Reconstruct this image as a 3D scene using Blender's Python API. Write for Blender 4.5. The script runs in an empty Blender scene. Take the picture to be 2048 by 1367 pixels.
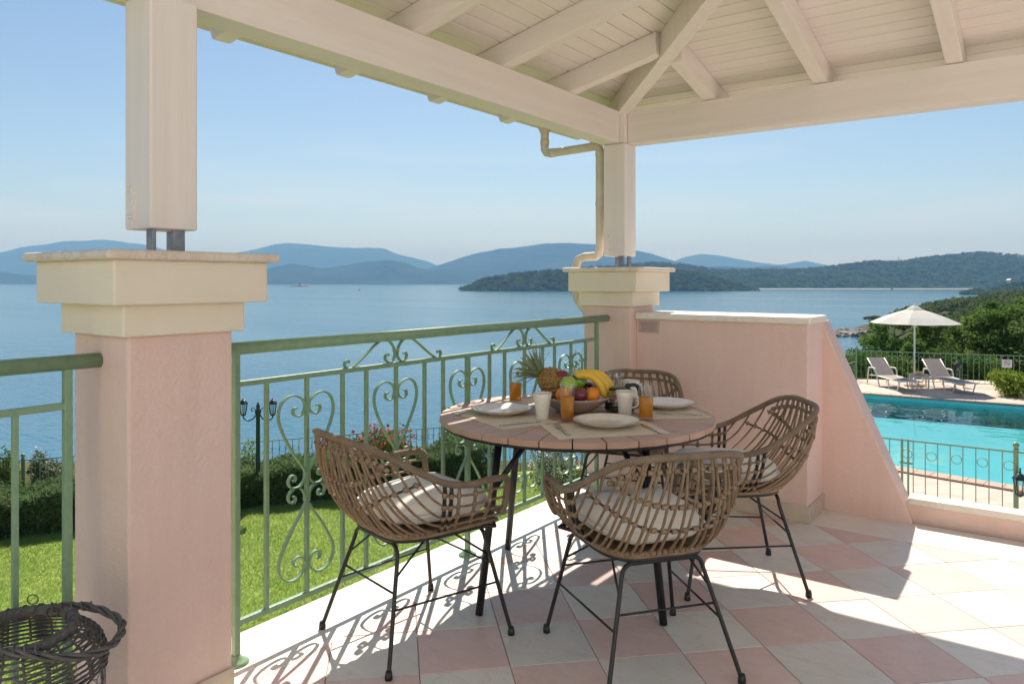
import bpy, bmesh, math, random
import numpy as np
from mathutils import Vector, Matrix
random.seed(7); rng = np.random.default_rng(7)
R_ = math.radians
scene = bpy.context.scene
C = scene.collection

# ------------------------------------------------------------------ camera, world, sun, exposure
FPX, HOR, CXP, EYE, YAW = 1490.0, 562.0, 1024.0, 1.34, R_(36.1)
cam_d = bpy.data.cameras.new('camera'); cam = bpy.data.objects.new('camera', cam_d); C.objects.link(cam)
cam.location = (0, 0, EYE); cam.rotation_euler = (R_(90), 0, YAW)
cam_d.sensor_width = 36; cam_d.lens = FPX / 2048 * 36
cam_d.shift_y = -(683.5 - HOR) / 2048
cam_d.clip_start = 0.05; cam_d.clip_end = 60000
scene.camera = cam

SUN = Vector((-0.3735, 0.5288, 0.763)).normalized()
SUN_EL = math.asin(SUN.z); SUN_AZ = math.atan2(SUN.x, SUN.y)
world = bpy.data.worlds.new('World'); scene.world = world; world.use_nodes = True
wn = world.node_tree.nodes; wl = world.node_tree.links
sky = wn.new('ShaderNodeTexSky'); sky.sky_type = 'NISHITA'; sky.sun_disc = False
sky.sun_elevation = SUN_EL; sky.sun_rotation = SUN_AZ; sky.altitude = 20
sky.air_density = 1.0; sky.dust_density = 0.3; sky.ozone_density = 2.0
bg = wn['Background']; bg.inputs['Strength'].default_value = 0.05
tcw = wn.new('ShaderNodeTexCoord'); mpw = wn.new('ShaderNodeMapping'); mpw.inputs['Scale'].default_value = (2.2, 2.2, 26)
wl.new(tcw.outputs['Generated'], mpw.inputs[0]); nzw = wn.new('ShaderNodeTexNoise'); nzw.inputs['Scale'].default_value = 1.0; nzw.inputs['Detail'].default_value = 7
wl.new(mpw.outputs[0], nzw.inputs['Vector']); sxw = wn.new('ShaderNodeSeparateXYZ'); wl.new(tcw.outputs['Generated'], sxw.inputs[0])
bnd = wn.new('ShaderNodeMapRange'); bnd.inputs['From Min'].default_value = .20; bnd.inputs['From Max'].default_value = .03; wl.new(sxw.outputs['Z'], bnd.inputs['Value'])
thr = wn.new('ShaderNodeMapRange'); thr.inputs['From Min'].default_value = .47; thr.inputs['From Max'].default_value = .68; thr.inputs['To Max'].default_value = .7; wl.new(nzw.outputs['Fac'], thr.inputs['Value'])
mlw = wn.new('ShaderNodeMath'); mlw.operation = 'MULTIPLY'; wl.new(bnd.outputs[0], mlw.inputs[0]); wl.new(thr.outputs[0], mlw.inputs[1])
mxw = wn.new('ShaderNodeMix'); mxw.data_type = 'RGBA'; wl.new(mlw.outputs[0], mxw.inputs['Factor']); wl.new(sky.outputs[0], mxw.inputs[6]); mxw.inputs[7].default_value = (8.5, 8.9, 9.2, 1)
wl.new(mxw.outputs[2], bg.inputs['Color'])
sun_d = bpy.data.lights.new('sun', 'SUN'); sun_d.energy = 3.35; sun_d.angle = R_(0.53); sun_d.color = (1, 0.95, 0.87)
sun = bpy.data.objects.new('sun', sun_d); C.objects.link(sun)
sun.rotation_euler = (-SUN).to_track_quat('-Z', 'Y').to_euler(); sun.location = (0, 0, 30)
scene.view_settings.view_transform = 'Standard'; scene.view_settings.look = 'None'
scene.view_settings.exposure = 1.25; scene.view_settings.gamma = 1.0
scene.render.engine = 'CYCLES'
cy = scene.cycles
cy.use_denoising = True; cy.max_bounces = 10; cy.diffuse_bounces = 5; cy.glossy_bounces = 4
cy.transmission_bounces = 8; cy.transparent_max_bounces = 12; cy.volume_bounces = 0
cy.sample_clamp_indirect = 6.0; cy.caustics_reflective = False; cy.caustics_refractive = False

# ------------------------------------------------------------------ helpers
RV = np.array([math.cos(YAW), math.sin(YAW)]); FV = np.array([-math.sin(YAW), math.cos(YAW)])
def ground_at(px, b):                     # plan position on the viewing direction of a column, b metres ahead
    p = b * ((px - CXP) / FPX * RV + FV); return float(p[0]), float(p[1])
def height_at(py, b): return EYE + (HOR - py) / FPX * b

def catmull(P, n=8, closed=False):
    P = [Vector(p) for p in P]; out = []; N = len(P)
    rngi = range(N) if closed else range(N - 1)
    for i in rngi:
        if closed: a, b, c, d = P[(i-1) % N], P[i], P[(i+1) % N], P[(i+2) % N]
        else: a, b, c, d = P[max(i-1, 0)], P[i], P[i+1], P[min(i+2, N-1)]
        for k in range(n):
            t = k / n; t2 = t*t; t3 = t2*t
            out.append(0.5*((2*b) + (c-a)*t + (2*a-5*b+4*c-d)*t2 + (3*b-a-3*c+d)*t3))
    if not closed: out.append(P[-1].copy())
    return out

class MB:
    def __init__(s): s.v = []; s.f = []; s.uv = {}; s.sm = set()
    def add(s, vs, fs, smooth=False, uvs=None):
        o = len(s.v); s.v += [tuple(x) for x in vs]
        for i, f in enumerate(fs):
            if smooth: s.sm.add(len(s.f))
            if uvs: s.uv[len(s.f)] = uvs[i]
            s.f.append(tuple(o + j for j in f))
        return s
    def box(s, x0, x1, y0, y1, z0, z1):
        return s.add([(x0,y0,z0),(x1,y0,z0),(x1,y1,z0),(x0,y1,z0),(x0,y0,z1),(x1,y0,z1),(x1,y1,z1),(x0,y1,z1)],
              [(3,2,1,0),(4,5,6,7),(0,1,5,4),(1,2,6,5),(2,3,7,6),(3,0,4,7)])
    def prism(s, poly, a, b, axis='z'):   # polygon (counter-clockwise) pushed from a to b along an axis
        n = len(poly)
        def P(p, t): return (p[0],p[1],t) if axis == 'z' else ((p[0],t,p[1]) if axis == 'y' else (t,p[0],p[1]))
        vs = [P(p, a) for p in poly] + [P(p, b) for p in poly]
        return s.add(vs, [tuple(range(n-1,-1,-1)), tuple(range(n,2*n))] + [(i,(i+1)%n,n+(i+1)%n,n+i) for i in range(n)])
    def tube(s, pts, r, n=8, closed=False, sx=1.0, up=None, cap=True):
        pts = [Vector(p) for p in pts]; N = len(pts)
        rr = r if isinstance(r, (list, tuple)) else [r]*N
        T = []
        for i in range(N):
            if closed: t = pts[(i+1) % N] - pts[i-1]
            else: t = pts[min(i+1,N-1)] - pts[max(i-1,0)]
            T.append(t.normalized() if t.length > 1e-9 else Vector((0,0,1)))
        u = Vector(up) if up else (Vector((0,0,1)) if abs(T[0].z) < .9 else Vector((1,0,0)))
        u = (u - T[0]*u.dot(T[0])).normalized(); vs = []; L = 0; Ls = []
        for i in range(N):
            if i: L += (pts[i]-pts[i-1]).length
            Ls.append(L)
            if up: u = Vector(up)
            u = u - T[i]*u.dot(T[i]); u = u.normalized() if u.length > 1e-6 else T[i].orthogonal().normalized()
            w = T[i].cross(u)
            for k in range(n):
                a = 2*math.pi*k/n
                vs.append(pts[i] + (u*math.cos(a)*sx + w*math.sin(a))*rr[i])
        fs = []; uvs = []
        for i in range(N if closed else N-1):
            j = (i+1) % N; la, lb = Ls[i], (Ls[j] if j else Ls[i] + (pts[0]-pts[i]).length)
            for k in range(n):
                m = (k+1) % n
                fs.append((i*n+k, i*n+m, j*n+m, j*n+k)); uvs.append(((k/n,la),((k+1)/n,la),((k+1)/n,lb),(k/n,lb)))
        s.add(vs, fs, True, uvs)
        if not closed and cap:
            o = len(s.v) - len(vs)
            s.f.append(tuple(o+k for k in range(n-1,-1,-1))); s.f.append(tuple(o+(N-1)*n+k for k in range(n)))
        return s
    def bar(s, pts, hw, ht, side):        # flat bar: half width hw along side, half thickness ht in the curve's plane
        pts = [Vector(p) for p in pts]; N = len(pts); sd = Vector(side); vs = []
        for i in range(N):
            t = (pts[min(i+1,N-1)] - pts[max(i-1,0)]).normalized(); nrm = t.cross(sd).normalized()
            for a, b in ((-1,-1),(1,-1),(1,1),(-1,1)): vs.append(pts[i] + sd*hw*a + nrm*ht*b)
        fs = [(i*4+k, i*4+(k+1)%4, i*4+4+(k+1)%4, i*4+4+k) for i in range(N-1) for k in range(4)]
        fs += [(3,2,1,0), tuple((N-1)*4+k for k in range(4))]
        return s.add(vs, fs)
    def lathe(s, prof, n=24, c=(0,0,0), smooth=True, caps=True):
        m = len(prof); vs = [(c[0]+r*math.cos(2*math.pi*k/n), c[1]+r*math.sin(2*math.pi*k/n), c[2]+z) for r, z in prof for k in range(n)]
        fs = [(i*n+k, i*n+(k+1)%n, (i+1)*n+(k+1)%n, (i+1)*n+k) for i in range(m-1) for k in range(n)]
        o = len(s.v); s.add(vs, fs, smooth)
        if caps:
            s.f.append(tuple(o+k for k in range(n-1,-1,-1))); s.f.append(tuple(o+(m-1)*n+k for k in range(n)))
        return s
    def ball(s, c, r, nu=10, nv=7, sc=(1,1,1)):
        prof = [(max(r*math.sin(math.pi*i/nv), 1e-4), -r*math.cos(math.pi*i/nv)) for i in range(nv+1)]
        t = MB().lathe(prof, nu, caps=False)
        return s.add([(c[0]+v[0]*sc[0], c[1]+v[1]*sc[1], c[2]+v[2]*sc[2]) for v in t.v], t.f, True)
    def xform(s, M):
        s.v = [tuple(M @ Vector(v)) for v in s.v]; return s
    def mesh(s, name, mat):
        me = bpy.data.meshes.new(name); me.from_pydata(s.v, [], s.f)
        if s.uv:
            ul = me.uv_layers.new(name='UVMap')
            for i, p in enumerate(me.polygons):
                if i in s.uv:
                    for li, q in zip(p.loop_indices, s.uv[i]): ul.data[li].uv = q
        if s.sm:
            fl = [i in s.sm for i in range(len(s.f))]; me.polygons.foreach_set('use_smooth', fl)
        if mat: me.materials.append(mat)
        me.update(); return me
    def build(s, name, mat, parent=None, bevel=0, seg=2, loc=None):
        return link(name, s.mesh(name, mat), parent, bevel, seg, loc)

def link(name, me, parent=None, bevel=0, seg=2, loc=None):
    o = bpy.data.objects.new(name, me); C.objects.link(o)
    if parent: o.parent = parent
    if loc: o.location = loc
    if bevel:
        m = o.modifiers.new('bevel', 'BEVEL'); m.width = bevel; m.segments = seg; m.limit_method = 'ANGLE'
    return o
def tag(o, label=None, cat=None, group=None, kind=None):
    if label: o['label'] = label
    if cat: o['category'] = cat
    if group: o['group'] = group
    if kind: o['kind'] = kind
    return o
def empty(name, loc, rz=0, label=None, cat=None, group=None):
    o = bpy.data.objects.new(name, None); C.objects.link(o); o.location = loc; o.rotation_euler = (0, 0, rz)
    return tag(o, label, cat, group)
def array_mesh(name, V, F, mat, smooth=False):
    V = np.asarray(V, dtype=np.float32).reshape(-1, 3); F = np.asarray(F, dtype=np.int32); k = F.shape[1]
    me = bpy.data.meshes.new(name); me.vertices.add(len(V)); me.vertices.foreach_set('co', V.ravel())
    me.loops.add(F.size); me.loops.foreach_set('vertex_index', F.ravel())
    me.polygons.add(len(F)); me.polygons.foreach_set('loop_start', np.arange(0, F.size, k, dtype=np.int32))
    if smooth: me.polygons.foreach_set('use_smooth', np.ones(len(F), dtype=bool))
    me.materials.append(mat); me.update(calc_edges=True); me.validate(); return me
def cards(P, size, rg, aspect=2.2, upness=0.0, fold=True):   # leaf-shaped faces at the points P
    n = len(P); P = np.asarray(P, float)
    d = rg.normal(size=(n,3)); d[:,2] = d[:,2]*(1-upness) + upness*1.6; d /= np.linalg.norm(d,axis=1)[:,None]
    q = rg.normal(size=(n,3)); w = np.cross(d, q); w /= np.linalg.norm(w,axis=1)[:,None]+1e-9
    s = (size*rg.uniform(.6,1.35,n))[:,None]; nrm = np.cross(d, w)
    a = P - d*s*.5; c = P + d*s*.5; m = P + nrm*s*.08
    b = m + w*s*.5/aspect; e = m - w*s*.5/aspect
    V = np.stack([a,b,c,e],1).reshape(-1,3); F = np.arange(4*n).reshape(n,4); return V, F
def join_arrays(L):
    V = []; F = []; o = 0
    for v, f in L: V.append(v); F.append(f+o); o += len(v)
    return np.concatenate(V), np.concatenate(F)

# ------------------------------------------------------------------ materials
def pmat(name, c1, c2=None, scale=8.0, rough=0.6, bump=0.0, bscale=60.0, detail=5.0, stretch=None, metallic=0.0, coat=0.0,
         coords='Object', lo=.35, hi=.65, spec=.5, transl=0.0, rnd=True, bump_dist=.01, extra=None):
    m = bpy.data.materials.new(name); m.use_nodes = True; nt = m.node_tree; N = nt.nodes; L = nt.links
    p = N['Principled BSDF']; p.inputs['Roughness'].default_value = rough; p.inputs['Metallic'].default_value = metallic
    p.inputs['Specular IOR Level'].default_value = spec; p.inputs['Coat Weight'].default_value = coat
    tc = N.new('ShaderNodeTexCoord'); vec = tc.outputs[coords]
    if rnd:
        oi = N.new('ShaderNodeObjectInfo'); mu = N.new('ShaderNodeMath'); mu.operation = 'MULTIPLY'; mu.inputs[1].default_value = 37.0
        ad = N.new('ShaderNodeVectorMath'); ad.operation = 'ADD'
        L.new(oi.outputs['Random'], mu.inputs[0]); L.new(vec, ad.inputs[0]); L.new(mu.outputs[0], ad.inputs[1]); vec = ad.outputs[0]
    if stretch:
        mp = N.new('ShaderNodeMapping'); mp.inputs['Scale'].default_value = stretch; L.new(vec, mp.inputs[0]); vec = mp.outputs[0]
    p.inputs['Base Color'].default_value = (*c1, 1); col = None
    if c2:
        nz = N.new('ShaderNodeTexNoise'); nz.inputs['Scale'].default_value = scale; nz.inputs['Detail'].default_value = detail
        nz.inputs['Roughness'].default_value = .6; L.new(vec, nz.inputs['Vector'])
        cr = N.new('ShaderNodeValToRGB'); cr.color_ramp.elements[0].color = (*c1, 1); cr.color_ramp.elements[1].color = (*c2, 1)
        cr.color_ramp.elements[0].position = lo; cr.color_ramp.elements[1].position = hi
        L.new(nz.outputs['Fac'], cr.inputs[0]); col = cr.outputs[0]; L.new(col, p.inputs['Base Color'])
    if bump:
        b = N.new('ShaderNodeTexNoise'); b.inputs['Scale'].default_value = bscale; b.inputs['Detail'].default_value = 4; L.new(vec, b.inputs['Vector'])
        bp = N.new('ShaderNodeBump'); bp.inputs['Strength'].default_value = bump; bp.inputs['Distance'].default_value = bump_dist
        L.new(b.outputs['Fac'], bp.inputs['Height']); L.new(bp.outputs[0], p.inputs['Normal'])
    if transl:
        t = N.new('ShaderNodeBsdfTranslucent'); mx = N.new('ShaderNodeMixShader'); mx.inputs[0].default_value = transl
        if col: L.new(col, t.inputs['Color'])
        else: t.inputs['Color'].default_value = (*c1, 1)
        L.new(p.outputs[0], mx.inputs[1]); L.new(t.outputs[0], mx.inputs[2]); L.new(mx.outputs[0], N['Material Output'].inputs[0])
    if extra: extra(nt, p, vec)
    return m
def veins(nt, p, vec, col=(.50,.43,.36), amount=.26, scale=3.0):  # thin wandering veins mixed over the base colour
    N = nt.nodes; L = nt.links
    nz = N.new('ShaderNodeTexNoise'); nz.inputs['Scale'].default_value = scale; nz.inputs['Detail'].default_value = 6; nz.inputs['Distortion'].default_value = 1.6
    mp = N.new('ShaderNodeMapping'); mp.inputs['Scale'].default_value = (1, 3.2, 1); mp.inputs['Rotation'].default_value = (0,0,.6)
    L.new(vec, mp.inputs[0]); L.new(mp.outputs[0], nz.inputs['Vector'])
    sub = N.new('ShaderNodeMath'); sub.operation = 'SUBTRACT'; sub.inputs[1].default_value = .5; L.new(nz.outputs['Fac'], sub.inputs[0])
    ab = N.new('ShaderNodeMath'); ab.operation = 'ABSOLUTE'; L.new(sub.outputs[0], ab.inputs[0])
    cr = N.new('ShaderNodeMapRange'); cr.inputs['From Min'].default_value = 0; cr.inputs['From Max'].default_value = .022
    cr.inputs['To Min'].default_value = amount; cr.inputs['To Max'].default_value = 0; L.new(ab.outputs[0], cr.inputs['Value'])
    mx = N.new('ShaderNodeMix'); mx.data_type = 'RGBA'; L.new(cr.outputs[0], mx.inputs['Factor'])
    src = p.inputs['Base Color'].links[0].from_socket if p.inputs['Base Color'].links else None
    if src: L.new(src, mx.inputs[6])
    else: mx.inputs[6].default_value = p.inputs['Base Color'].default_value
    mx.inputs[7].default_value = (*col, 1)
    oi = N.new('ShaderNodeObjectInfo'); mv = N.new('ShaderNodeMapRange'); mv.inputs['To Min'].default_value = .90; mv.inputs['To Max'].default_value = 1.04; L.new(oi.outputs['Random'], mv.inputs['Value'])
    hs = N.new('ShaderNodeHueSaturation'); L.new(mv.outputs[0], hs.inputs['Value']); L.new(mx.outputs[2], hs.inputs['Color']); L.new(hs.outputs[0], p.inputs['Base Color'])
    st = N.new('ShaderNodeTexNoise'); st.inputs['Scale'].default_value = 6; st.inputs['Detail'].default_value = 6; L.new(vec, st.inputs['Vector'])   # uneven polish
    rr = N.new('ShaderNodeMapRange'); rr.inputs['To Min'].default_value = .25; rr.inputs['To Max'].default_value = .6; L.new(st.outputs['Fac'], rr.inputs['Value']); L.new(rr.outputs[0], p.inputs['Roughness'])
def wraps(freq=170.0, strength=.9):        # windings along a tube, from its length coordinate
    def fn(nt, p, vec):
        N = nt.nodes; L = nt.links; tc = N.new('ShaderNodeTexCoord'); sx = N.new('ShaderNodeSeparateXYZ'); L.new(tc.outputs['UV'], sx.inputs[0])
        a = N.new('ShaderNodeMath'); a.operation = 'MULTIPLY_ADD'; a.inputs[1].default_value = freq*2*math.pi; L.new(sx.outputs['Y'], a.inputs[0])
        b = N.new('ShaderNodeMath'); b.operation = 'MULTIPLY'; b.inputs[1].default_value = 6.28; L.new(sx.outputs['X'], b.inputs[0]); L.new(b.outputs[0], a.inputs[2])
        si = N.new('ShaderNodeMath'); si.operation = 'SINE'; L.new(a.outputs[0], si.inputs[0])
        ab = N.new('ShaderNodeMath'); ab.operation = 'ABSOLUTE'; L.new(si.outputs[0], ab.inputs[0])
        bp = N.new('ShaderNodeBump'); bp.inputs['Strength'].default_value = strength; bp.inputs['Distance'].default_value = .004
        L.new(ab.outputs[0], bp.inputs['Height']); L.new(bp.outputs[0], p.inputs['Normal'])
        mr = N.new('ShaderNodeMapRange'); mr.inputs['From Max'].default_value = .35; mr.inputs['To Min'].default_value = .45; mr.inputs['To Max'].default_value = 1
        L.new(ab.outputs[0], mr.inputs['Value']); mx = N.new('ShaderNodeMix'); mx.data_type = 'RGBA'; mx.blend_type = 'MULTIPLY'; mx.inputs['Factor'].default_value = 1
        src = p.inputs['Base Color'].links[0].from_socket; L.new(src, mx.inputs[6]); L.new(mr.outputs[0], mx.inputs[7]); L.new(mx.outputs[2], p.inputs['Base Color'])
    return fn
def streaks(nt, p, vec):                  # faint rain streaks and dirt over painted render
    N = nt.nodes; L = nt.links; mp = N.new('ShaderNodeMapping'); mp.inputs['Scale'].default_value = (9, 9, .5); L.new(vec, mp.inputs[0])
    nz = N.new('ShaderNodeTexNoise'); nz.inputs['Scale'].default_value = 1.5; nz.inputs['Detail'].default_value = 8; L.new(mp.outputs[0], nz.inputs['Vector'])
    mr = N.new('ShaderNodeMapRange'); mr.inputs['From Min'].default_value = .48; mr.inputs['From Max'].default_value = .78; mr.inputs['To Max'].default_value = .28; L.new(nz.outputs['Fac'], mr.inputs['Value'])
    mx = N.new('ShaderNodeMix'); mx.data_type = 'RGBA'; L.new(mr.outputs[0], mx.inputs['Factor']); L.new(p.inputs['Base Color'].links[0].from_socket, mx.inputs[6]); mx.inputs[7].default_value = (.62,.46,.39,1)
    L.new(mx.outputs[2], p.inputs['Base Color'])
M = {}
M['pink'] = pmat('pink_render', (.80,.60,.545), (.755,.545,.485), 2.2, .85, .45, 70, spec=.2, rnd=False, detail=8, lo=.3, hi=.7, extra=streaks)
M['cream'] = pmat('cream_render', (.80,.72,.60), (.77,.68,.55), 3, .8, .15, 80, spec=.2, rnd=False)
for k_, st_ in (('x',(.06,1.3,1.3)),('y',(1.3,.06,1.3)),('z',(1.3,1.3,.06))):
    M['wood_'+k_] = pmat('white_painted_wood', (.84,.775,.74), (.78,.70,.655), 14, .5, .35, 30, stretch=st_, lo=.3, hi=.75, bump_dist=.006)
M['wood_white'] = M['wood_z']
for k_, st_ in (('x',(.05,1.3,1.3)),('y',(1.3,.05,1.3))):
    M['board_'+k_] = pmat('white_board', (.85,.785,.745), (.80,.72,.665), 16, .45, .2, 40, stretch=st_, lo=.3, hi=.75, bump_dist=.004)
M['board_white'] = M['board_x']
M['marble'] = pmat('white_marble', (.84,.785,.71), (.78,.71,.625), 5, .38, .04, 30, extra=lambda a,b,c: veins(a,b,c))
M['marble_pink'] = pmat('pink_marble', (.80,.595,.525), (.75,.53,.46), 7, .4, .04, 30, extra=lambda a,b,c: veins(a,b,c,(.55,.30,.24),.2,2.4))
M['marble_edge'] = pmat('beige_marble', (.80,.71,.61), (.72,.61,.51), 9, .35, .03, 30, extra=lambda a,b,c: veins(a,b,c,(.48,.35,.26),.4,5))
M['skirt'] = pmat('beige_skirting_marble', (.62,.52,.42), (.54,.44,.35), 9, .4)
M['green'] = pmat('green_paint', (.225,.355,.225), (.19,.31,.19), 30, .38, .15, 200)
M['steel'] = pmat('galvanised_steel', (.32,.33,.35), (.22,.23,.25), 25, .45, metallic=.8)
M['pvc'] = pmat('cream_plastic_pipe', (.74,.66,.52), (.66,.56,.42), 12, .4)
M['black'] = pmat('black_metal', (.010,.010,.011), (.018,.018,.02), 60, .42)
M['cane'] = pmat('cane', (.33,.23,.14), (.17,.112,.066), 22, .55, .25, 160, lo=.3, hi=.7)
M['cane_wrap'] = pmat('wrapped_cane', (.38,.28,.19), (.27,.19,.125), 14, .55, extra=wraps(105))
M['cane_tie'] = pmat('cane_binding', (.34,.24,.155), (.20,.13,.08), 50, .6)
M['cushion'] = pmat('off_white_canvas', (.86,.83,.79), (.82,.78,.74), 8, .9, .25, 14, spec=.1, bump_dist=.02)
M['teak'] = pmat('brown_slat_wood', (.54,.35,.265), (.45,.275,.195), 6, .5, .12, 60, stretch=(1,1,1))
M['mortar'] = pmat('grey_grout', (.36,.31,.27), None, rough=.9)

# ------------------------------------------------------------------ terrace floor
def on_y(px, py, y):
    u = (px-CXP)/FPX; d = u*RV + FV; t = y/d[1]; return float(t*d[0]), y, EYE + (HOR-py)/FPX*t
def on_x(px, py, x):
    u = (px-CXP)/FPX; d = u*RV + FV; t = x/d[0]; return x, float(t*d[1]), EYE + (HOR-py)/FPX*t
def on_z(px, py, z):
    u = (px-CXP)/FPX; d = u*RV + FV; t = (z-EYE)*FPX/(HOR-py); return float(t*d[0]), float(t*d[1]), z

floor = tag(MB().box(-2.51, 6.0, -2.1, 4.64, -.12, -.005).build('terrace_floor', M['mortar']), kind='structure')
tag(MB().box(-2.47, 6.0, -2.1, 4.84, -3.4, -.121).build('terrace_base', M['pink']), 'pink rendered base of the raised terrace', 'wall', kind='structure')
def clip(poly, a, b, c):                  # keep a*x+b*y<=c
    out = []
    for i in range(len(poly)):
        p, q = poly[i], poly[(i+1) % len(poly)]; dp = a*p[0]+b*p[1]-c; dq = a*q[0]+b*q[1]-c
        if dp <= 0: out.append(p)
        if dp*dq < 0:
            t = dp/(dp-dq); out.append((p[0]+t*(q[0]-p[0]), p[1]+t*(q[1]-p[1])))
    return out
TS = .4445; g = .0016; full = {}
for i in range(-22, 8):
    for j in range(-12, 14):
        s0, d0 = 2.783 + TS*i, -4.068 + TS*j         # sum and difference of x and y along the tile edges
        sm, dm = s0 + TS/2, d0 + TS/2; cx_, cy_ = (sm+dm)/2, (sm-dm)/2; h = TS/2 - g*1.6
        poly = [(cx_, cy_-h), (cx_+h, cy_), (cx_, cy_+h), (cx_-h, cy_)]
        q = clip(clip(clip(clip(poly, -1, 0, 2.168), 0, 1, 4.292), 1, 0, 2.4), 0, -1, -.1)
        area = abs(sum(q[k][0]*q[(k+1) % len(q)][1]-q[(k+1) % len(q)][0]*q[k][1] for k in range(len(q))))/2 if len(q) > 2 else 0
        if area < .0006: continue
        white = (i + j) % 2 == 1
        mt = M['marble'] if white else M['marble_pink']
        if area > .0955:
            if white not in full: full[white] = MB().prism([(0,-h),(h,0),(0,h),(-h,0)], -.012, 0).mesh('floor_tile', mt)
            o = link('floor_tile', full[white], floor, .0012, 1)
        else: o = MB().prism([(p[0]-cx_, p[1]-cy_) for p in q], -.012, 0).build('floor_tile', mt, floor, .0012, 1)
        o.location = (cx_, cy_, random.uniform(-.0006, .0004))
y = -2.1
for L_ in (1.25, 1.2, 1.22, 1.18, 1.25, .64):
    if y < 4.29: MB().box(-.172, .172, .001, min(L_, 4.64-y)-.001, -.02, .0005).build('border_slab', M['marble'], floor, .0015, 1, loc=(-2.342, y, 0))
    y += L_
x = -2.168
for L_ in (1.06, 1.15, 1.2, 1.2, 1.1):
    MB().box(.001, L_-.001, 0, .343, -.02, .0003).build('border_slab', M['marble'], floor, .0015, 1, loc=(x, 4.296, 0)); x += L_
MB().box(2.402, 6.0, .0985, 4.294, -.02, -.0005).build('plain_slab', M['marble'], floor)
MB().box(-2.166, 6.0, -2.1, .097, -.02, -.0005).build('plain_slab', M['marble'], floor)

M['villa'] = pmat('white_bounce_render', (.86,.83,.78), (.83,.79,.73), 3, .85, .3, 60, rnd=False)
bounce_walls = empty('villa', (1.4, -2.1, 0), 0, 'white rendered villa walls added unseen behind the terrace to bounce sunlight', 'house')  # unseen white walls, added to throw sunlight back into the roof's shade
MB().box(-3.9, 2.3, -.3, 0, -3, 3.4).build('wall', M['villa'], bounce_walls)
MB().box(2.0, 2.3, .002, 4.6, -3, 3.4).build('side_wall', M['villa'], bounce_walls)
for k in range(2): MB().box(-2.9+k*2.4, -1.9+k*2.4, .002, .05, .01, 2.2).build('shutter', M['green'], bounce_walls)
# ------------------------------------------------------------------ pillars and posts
RX = -2.325                                # the railing's line
def pillar(yc, label, skirting_sides):
    t = empty('masonry_pillar', (RX, yc, 0), 0, label, 'pillar', 'pink pillars carrying the terrace roof')
    w = .1685
    MB().box(-w, w, -w, w, 0, 1.181).build('shaft', M['pink'], t, .008)
    MB().box(-w-.028, w+.028, -w-.028, w+.028, 1.180, 1.274).build('lower_moulding', M['cream'], t, .006)
    MB().box(-w-.078, w+.078, -w-.078, w+.078, 1.273, 1.401).build('upper_moulding', M['cream'], t, .006)
    MB().box(-w-.108, w+.108, -w-.108, w+.108, 1.400, 1.428).build('cap_slab', M['marble_edge'], t, .011, 4)
    for sx in skirting_sides:
        if sx == 'y': MB().box(-w-.01, w+.012, -w-.012, -w, .0006, .094).build('skirting', M['skirt'], t, .002)
        else: MB().box(w, w+.012, -w, w, .0006, .094).build('skirting', M['skirt'], t, .002)
    return t
pillar(1.25, 'pink pillar with stepped cream capital beside the dark wicker basket', 'yx')
pillar(4.393, 'pink pillar with stepped cream capital joined to the parapet wall', 'y')
def post(yc, label):
    t = empty('roof_post', (RX, yc, 1.428), 0, label, 'post', 'white timber posts standing on the pillars')
    w = .0785
    MB().box(-w, w, -w, w, .075, .807).build('timber', M['wood_white'], t, .006)
    MB().box(.022, .062, -.062, -.050, .0005, .10).build('steel_foot', M['steel'], t, .002); MB().box(.050, .062, .005, .045, .0005, .10).build('steel_foot', M['steel'], t, .002)
    MB().box(-.062, -.022, .050, .062, .0005, .10).build('steel_foot', M['steel'], t, .002)
    b = MB()
    b.bar(catmull([(-.012,-w-.004,.078),(-.012,-w-.004,.13),(-.018,-w-.004,.145),(-.014,-w-.004,.165),(-.024,-w-.004,.19),(-.028,-w-.004,.21),(-.04,-w-.004,.215)], 4), .0035, .005, (1,0,0))
    b.build('bracket_edge', M['wood_white'], t)
    for bx, bz in ((-.05,.205),(-.045,.115),(-.03,.115)): MB().lathe([(.007,0),(.007,.005),(.004,.008)], 8).xform(Matrix.Translation((bx,-w,bz)) @ Matrix.Rotation(R_(90),4,'X')).build('bolt', M['wood_white'], t)
post(1.273, 'white timber roof post on the pillar beside the wicker basket')
post(4.396, 'white timber roof post next to the downpipe')

# ------------------------------------------------------------------ roof
roof = empty('terrace_roof', (RX, 4.396, 2.236), 0, 'white painted timber hip roof over the terrace', 'roof')
def rb(mb, name, mat, bevel=0, par=roof):
    mb.v = [(a-RX, b-4.396, c-2.236) for a, b, c in mb.v]; return mb.build(name, mat, par, bevel)
BX, BY, SL = -2.283, 4.356, .23
rb(MB().box(BX-.135, BX, .6, 4.316, 2.236, 2.44), 'beam', M['wood_y'], .004)
rb(MB().box(-2.246, .9, BY, BY+.125, 2.232, 2.437), 'beam', M['wood_x'], .004)
rb(MB().box(BX-.135, -2.248, 4.318, BY+.122, 2.237, 2.43), 'beam_joint', M['wood_white'], .003)
def zb(d): return 2.442 + SL*d
DMAX, DE = 3.2, -.525
def sheared(x0, x1, f0, f1, z0, z1, axis):     # a timber rising along an axis
    m = MB(); P = []
    for (u, zz) in ((f0, z0), (f1, z1)): pass
    return m
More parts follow.
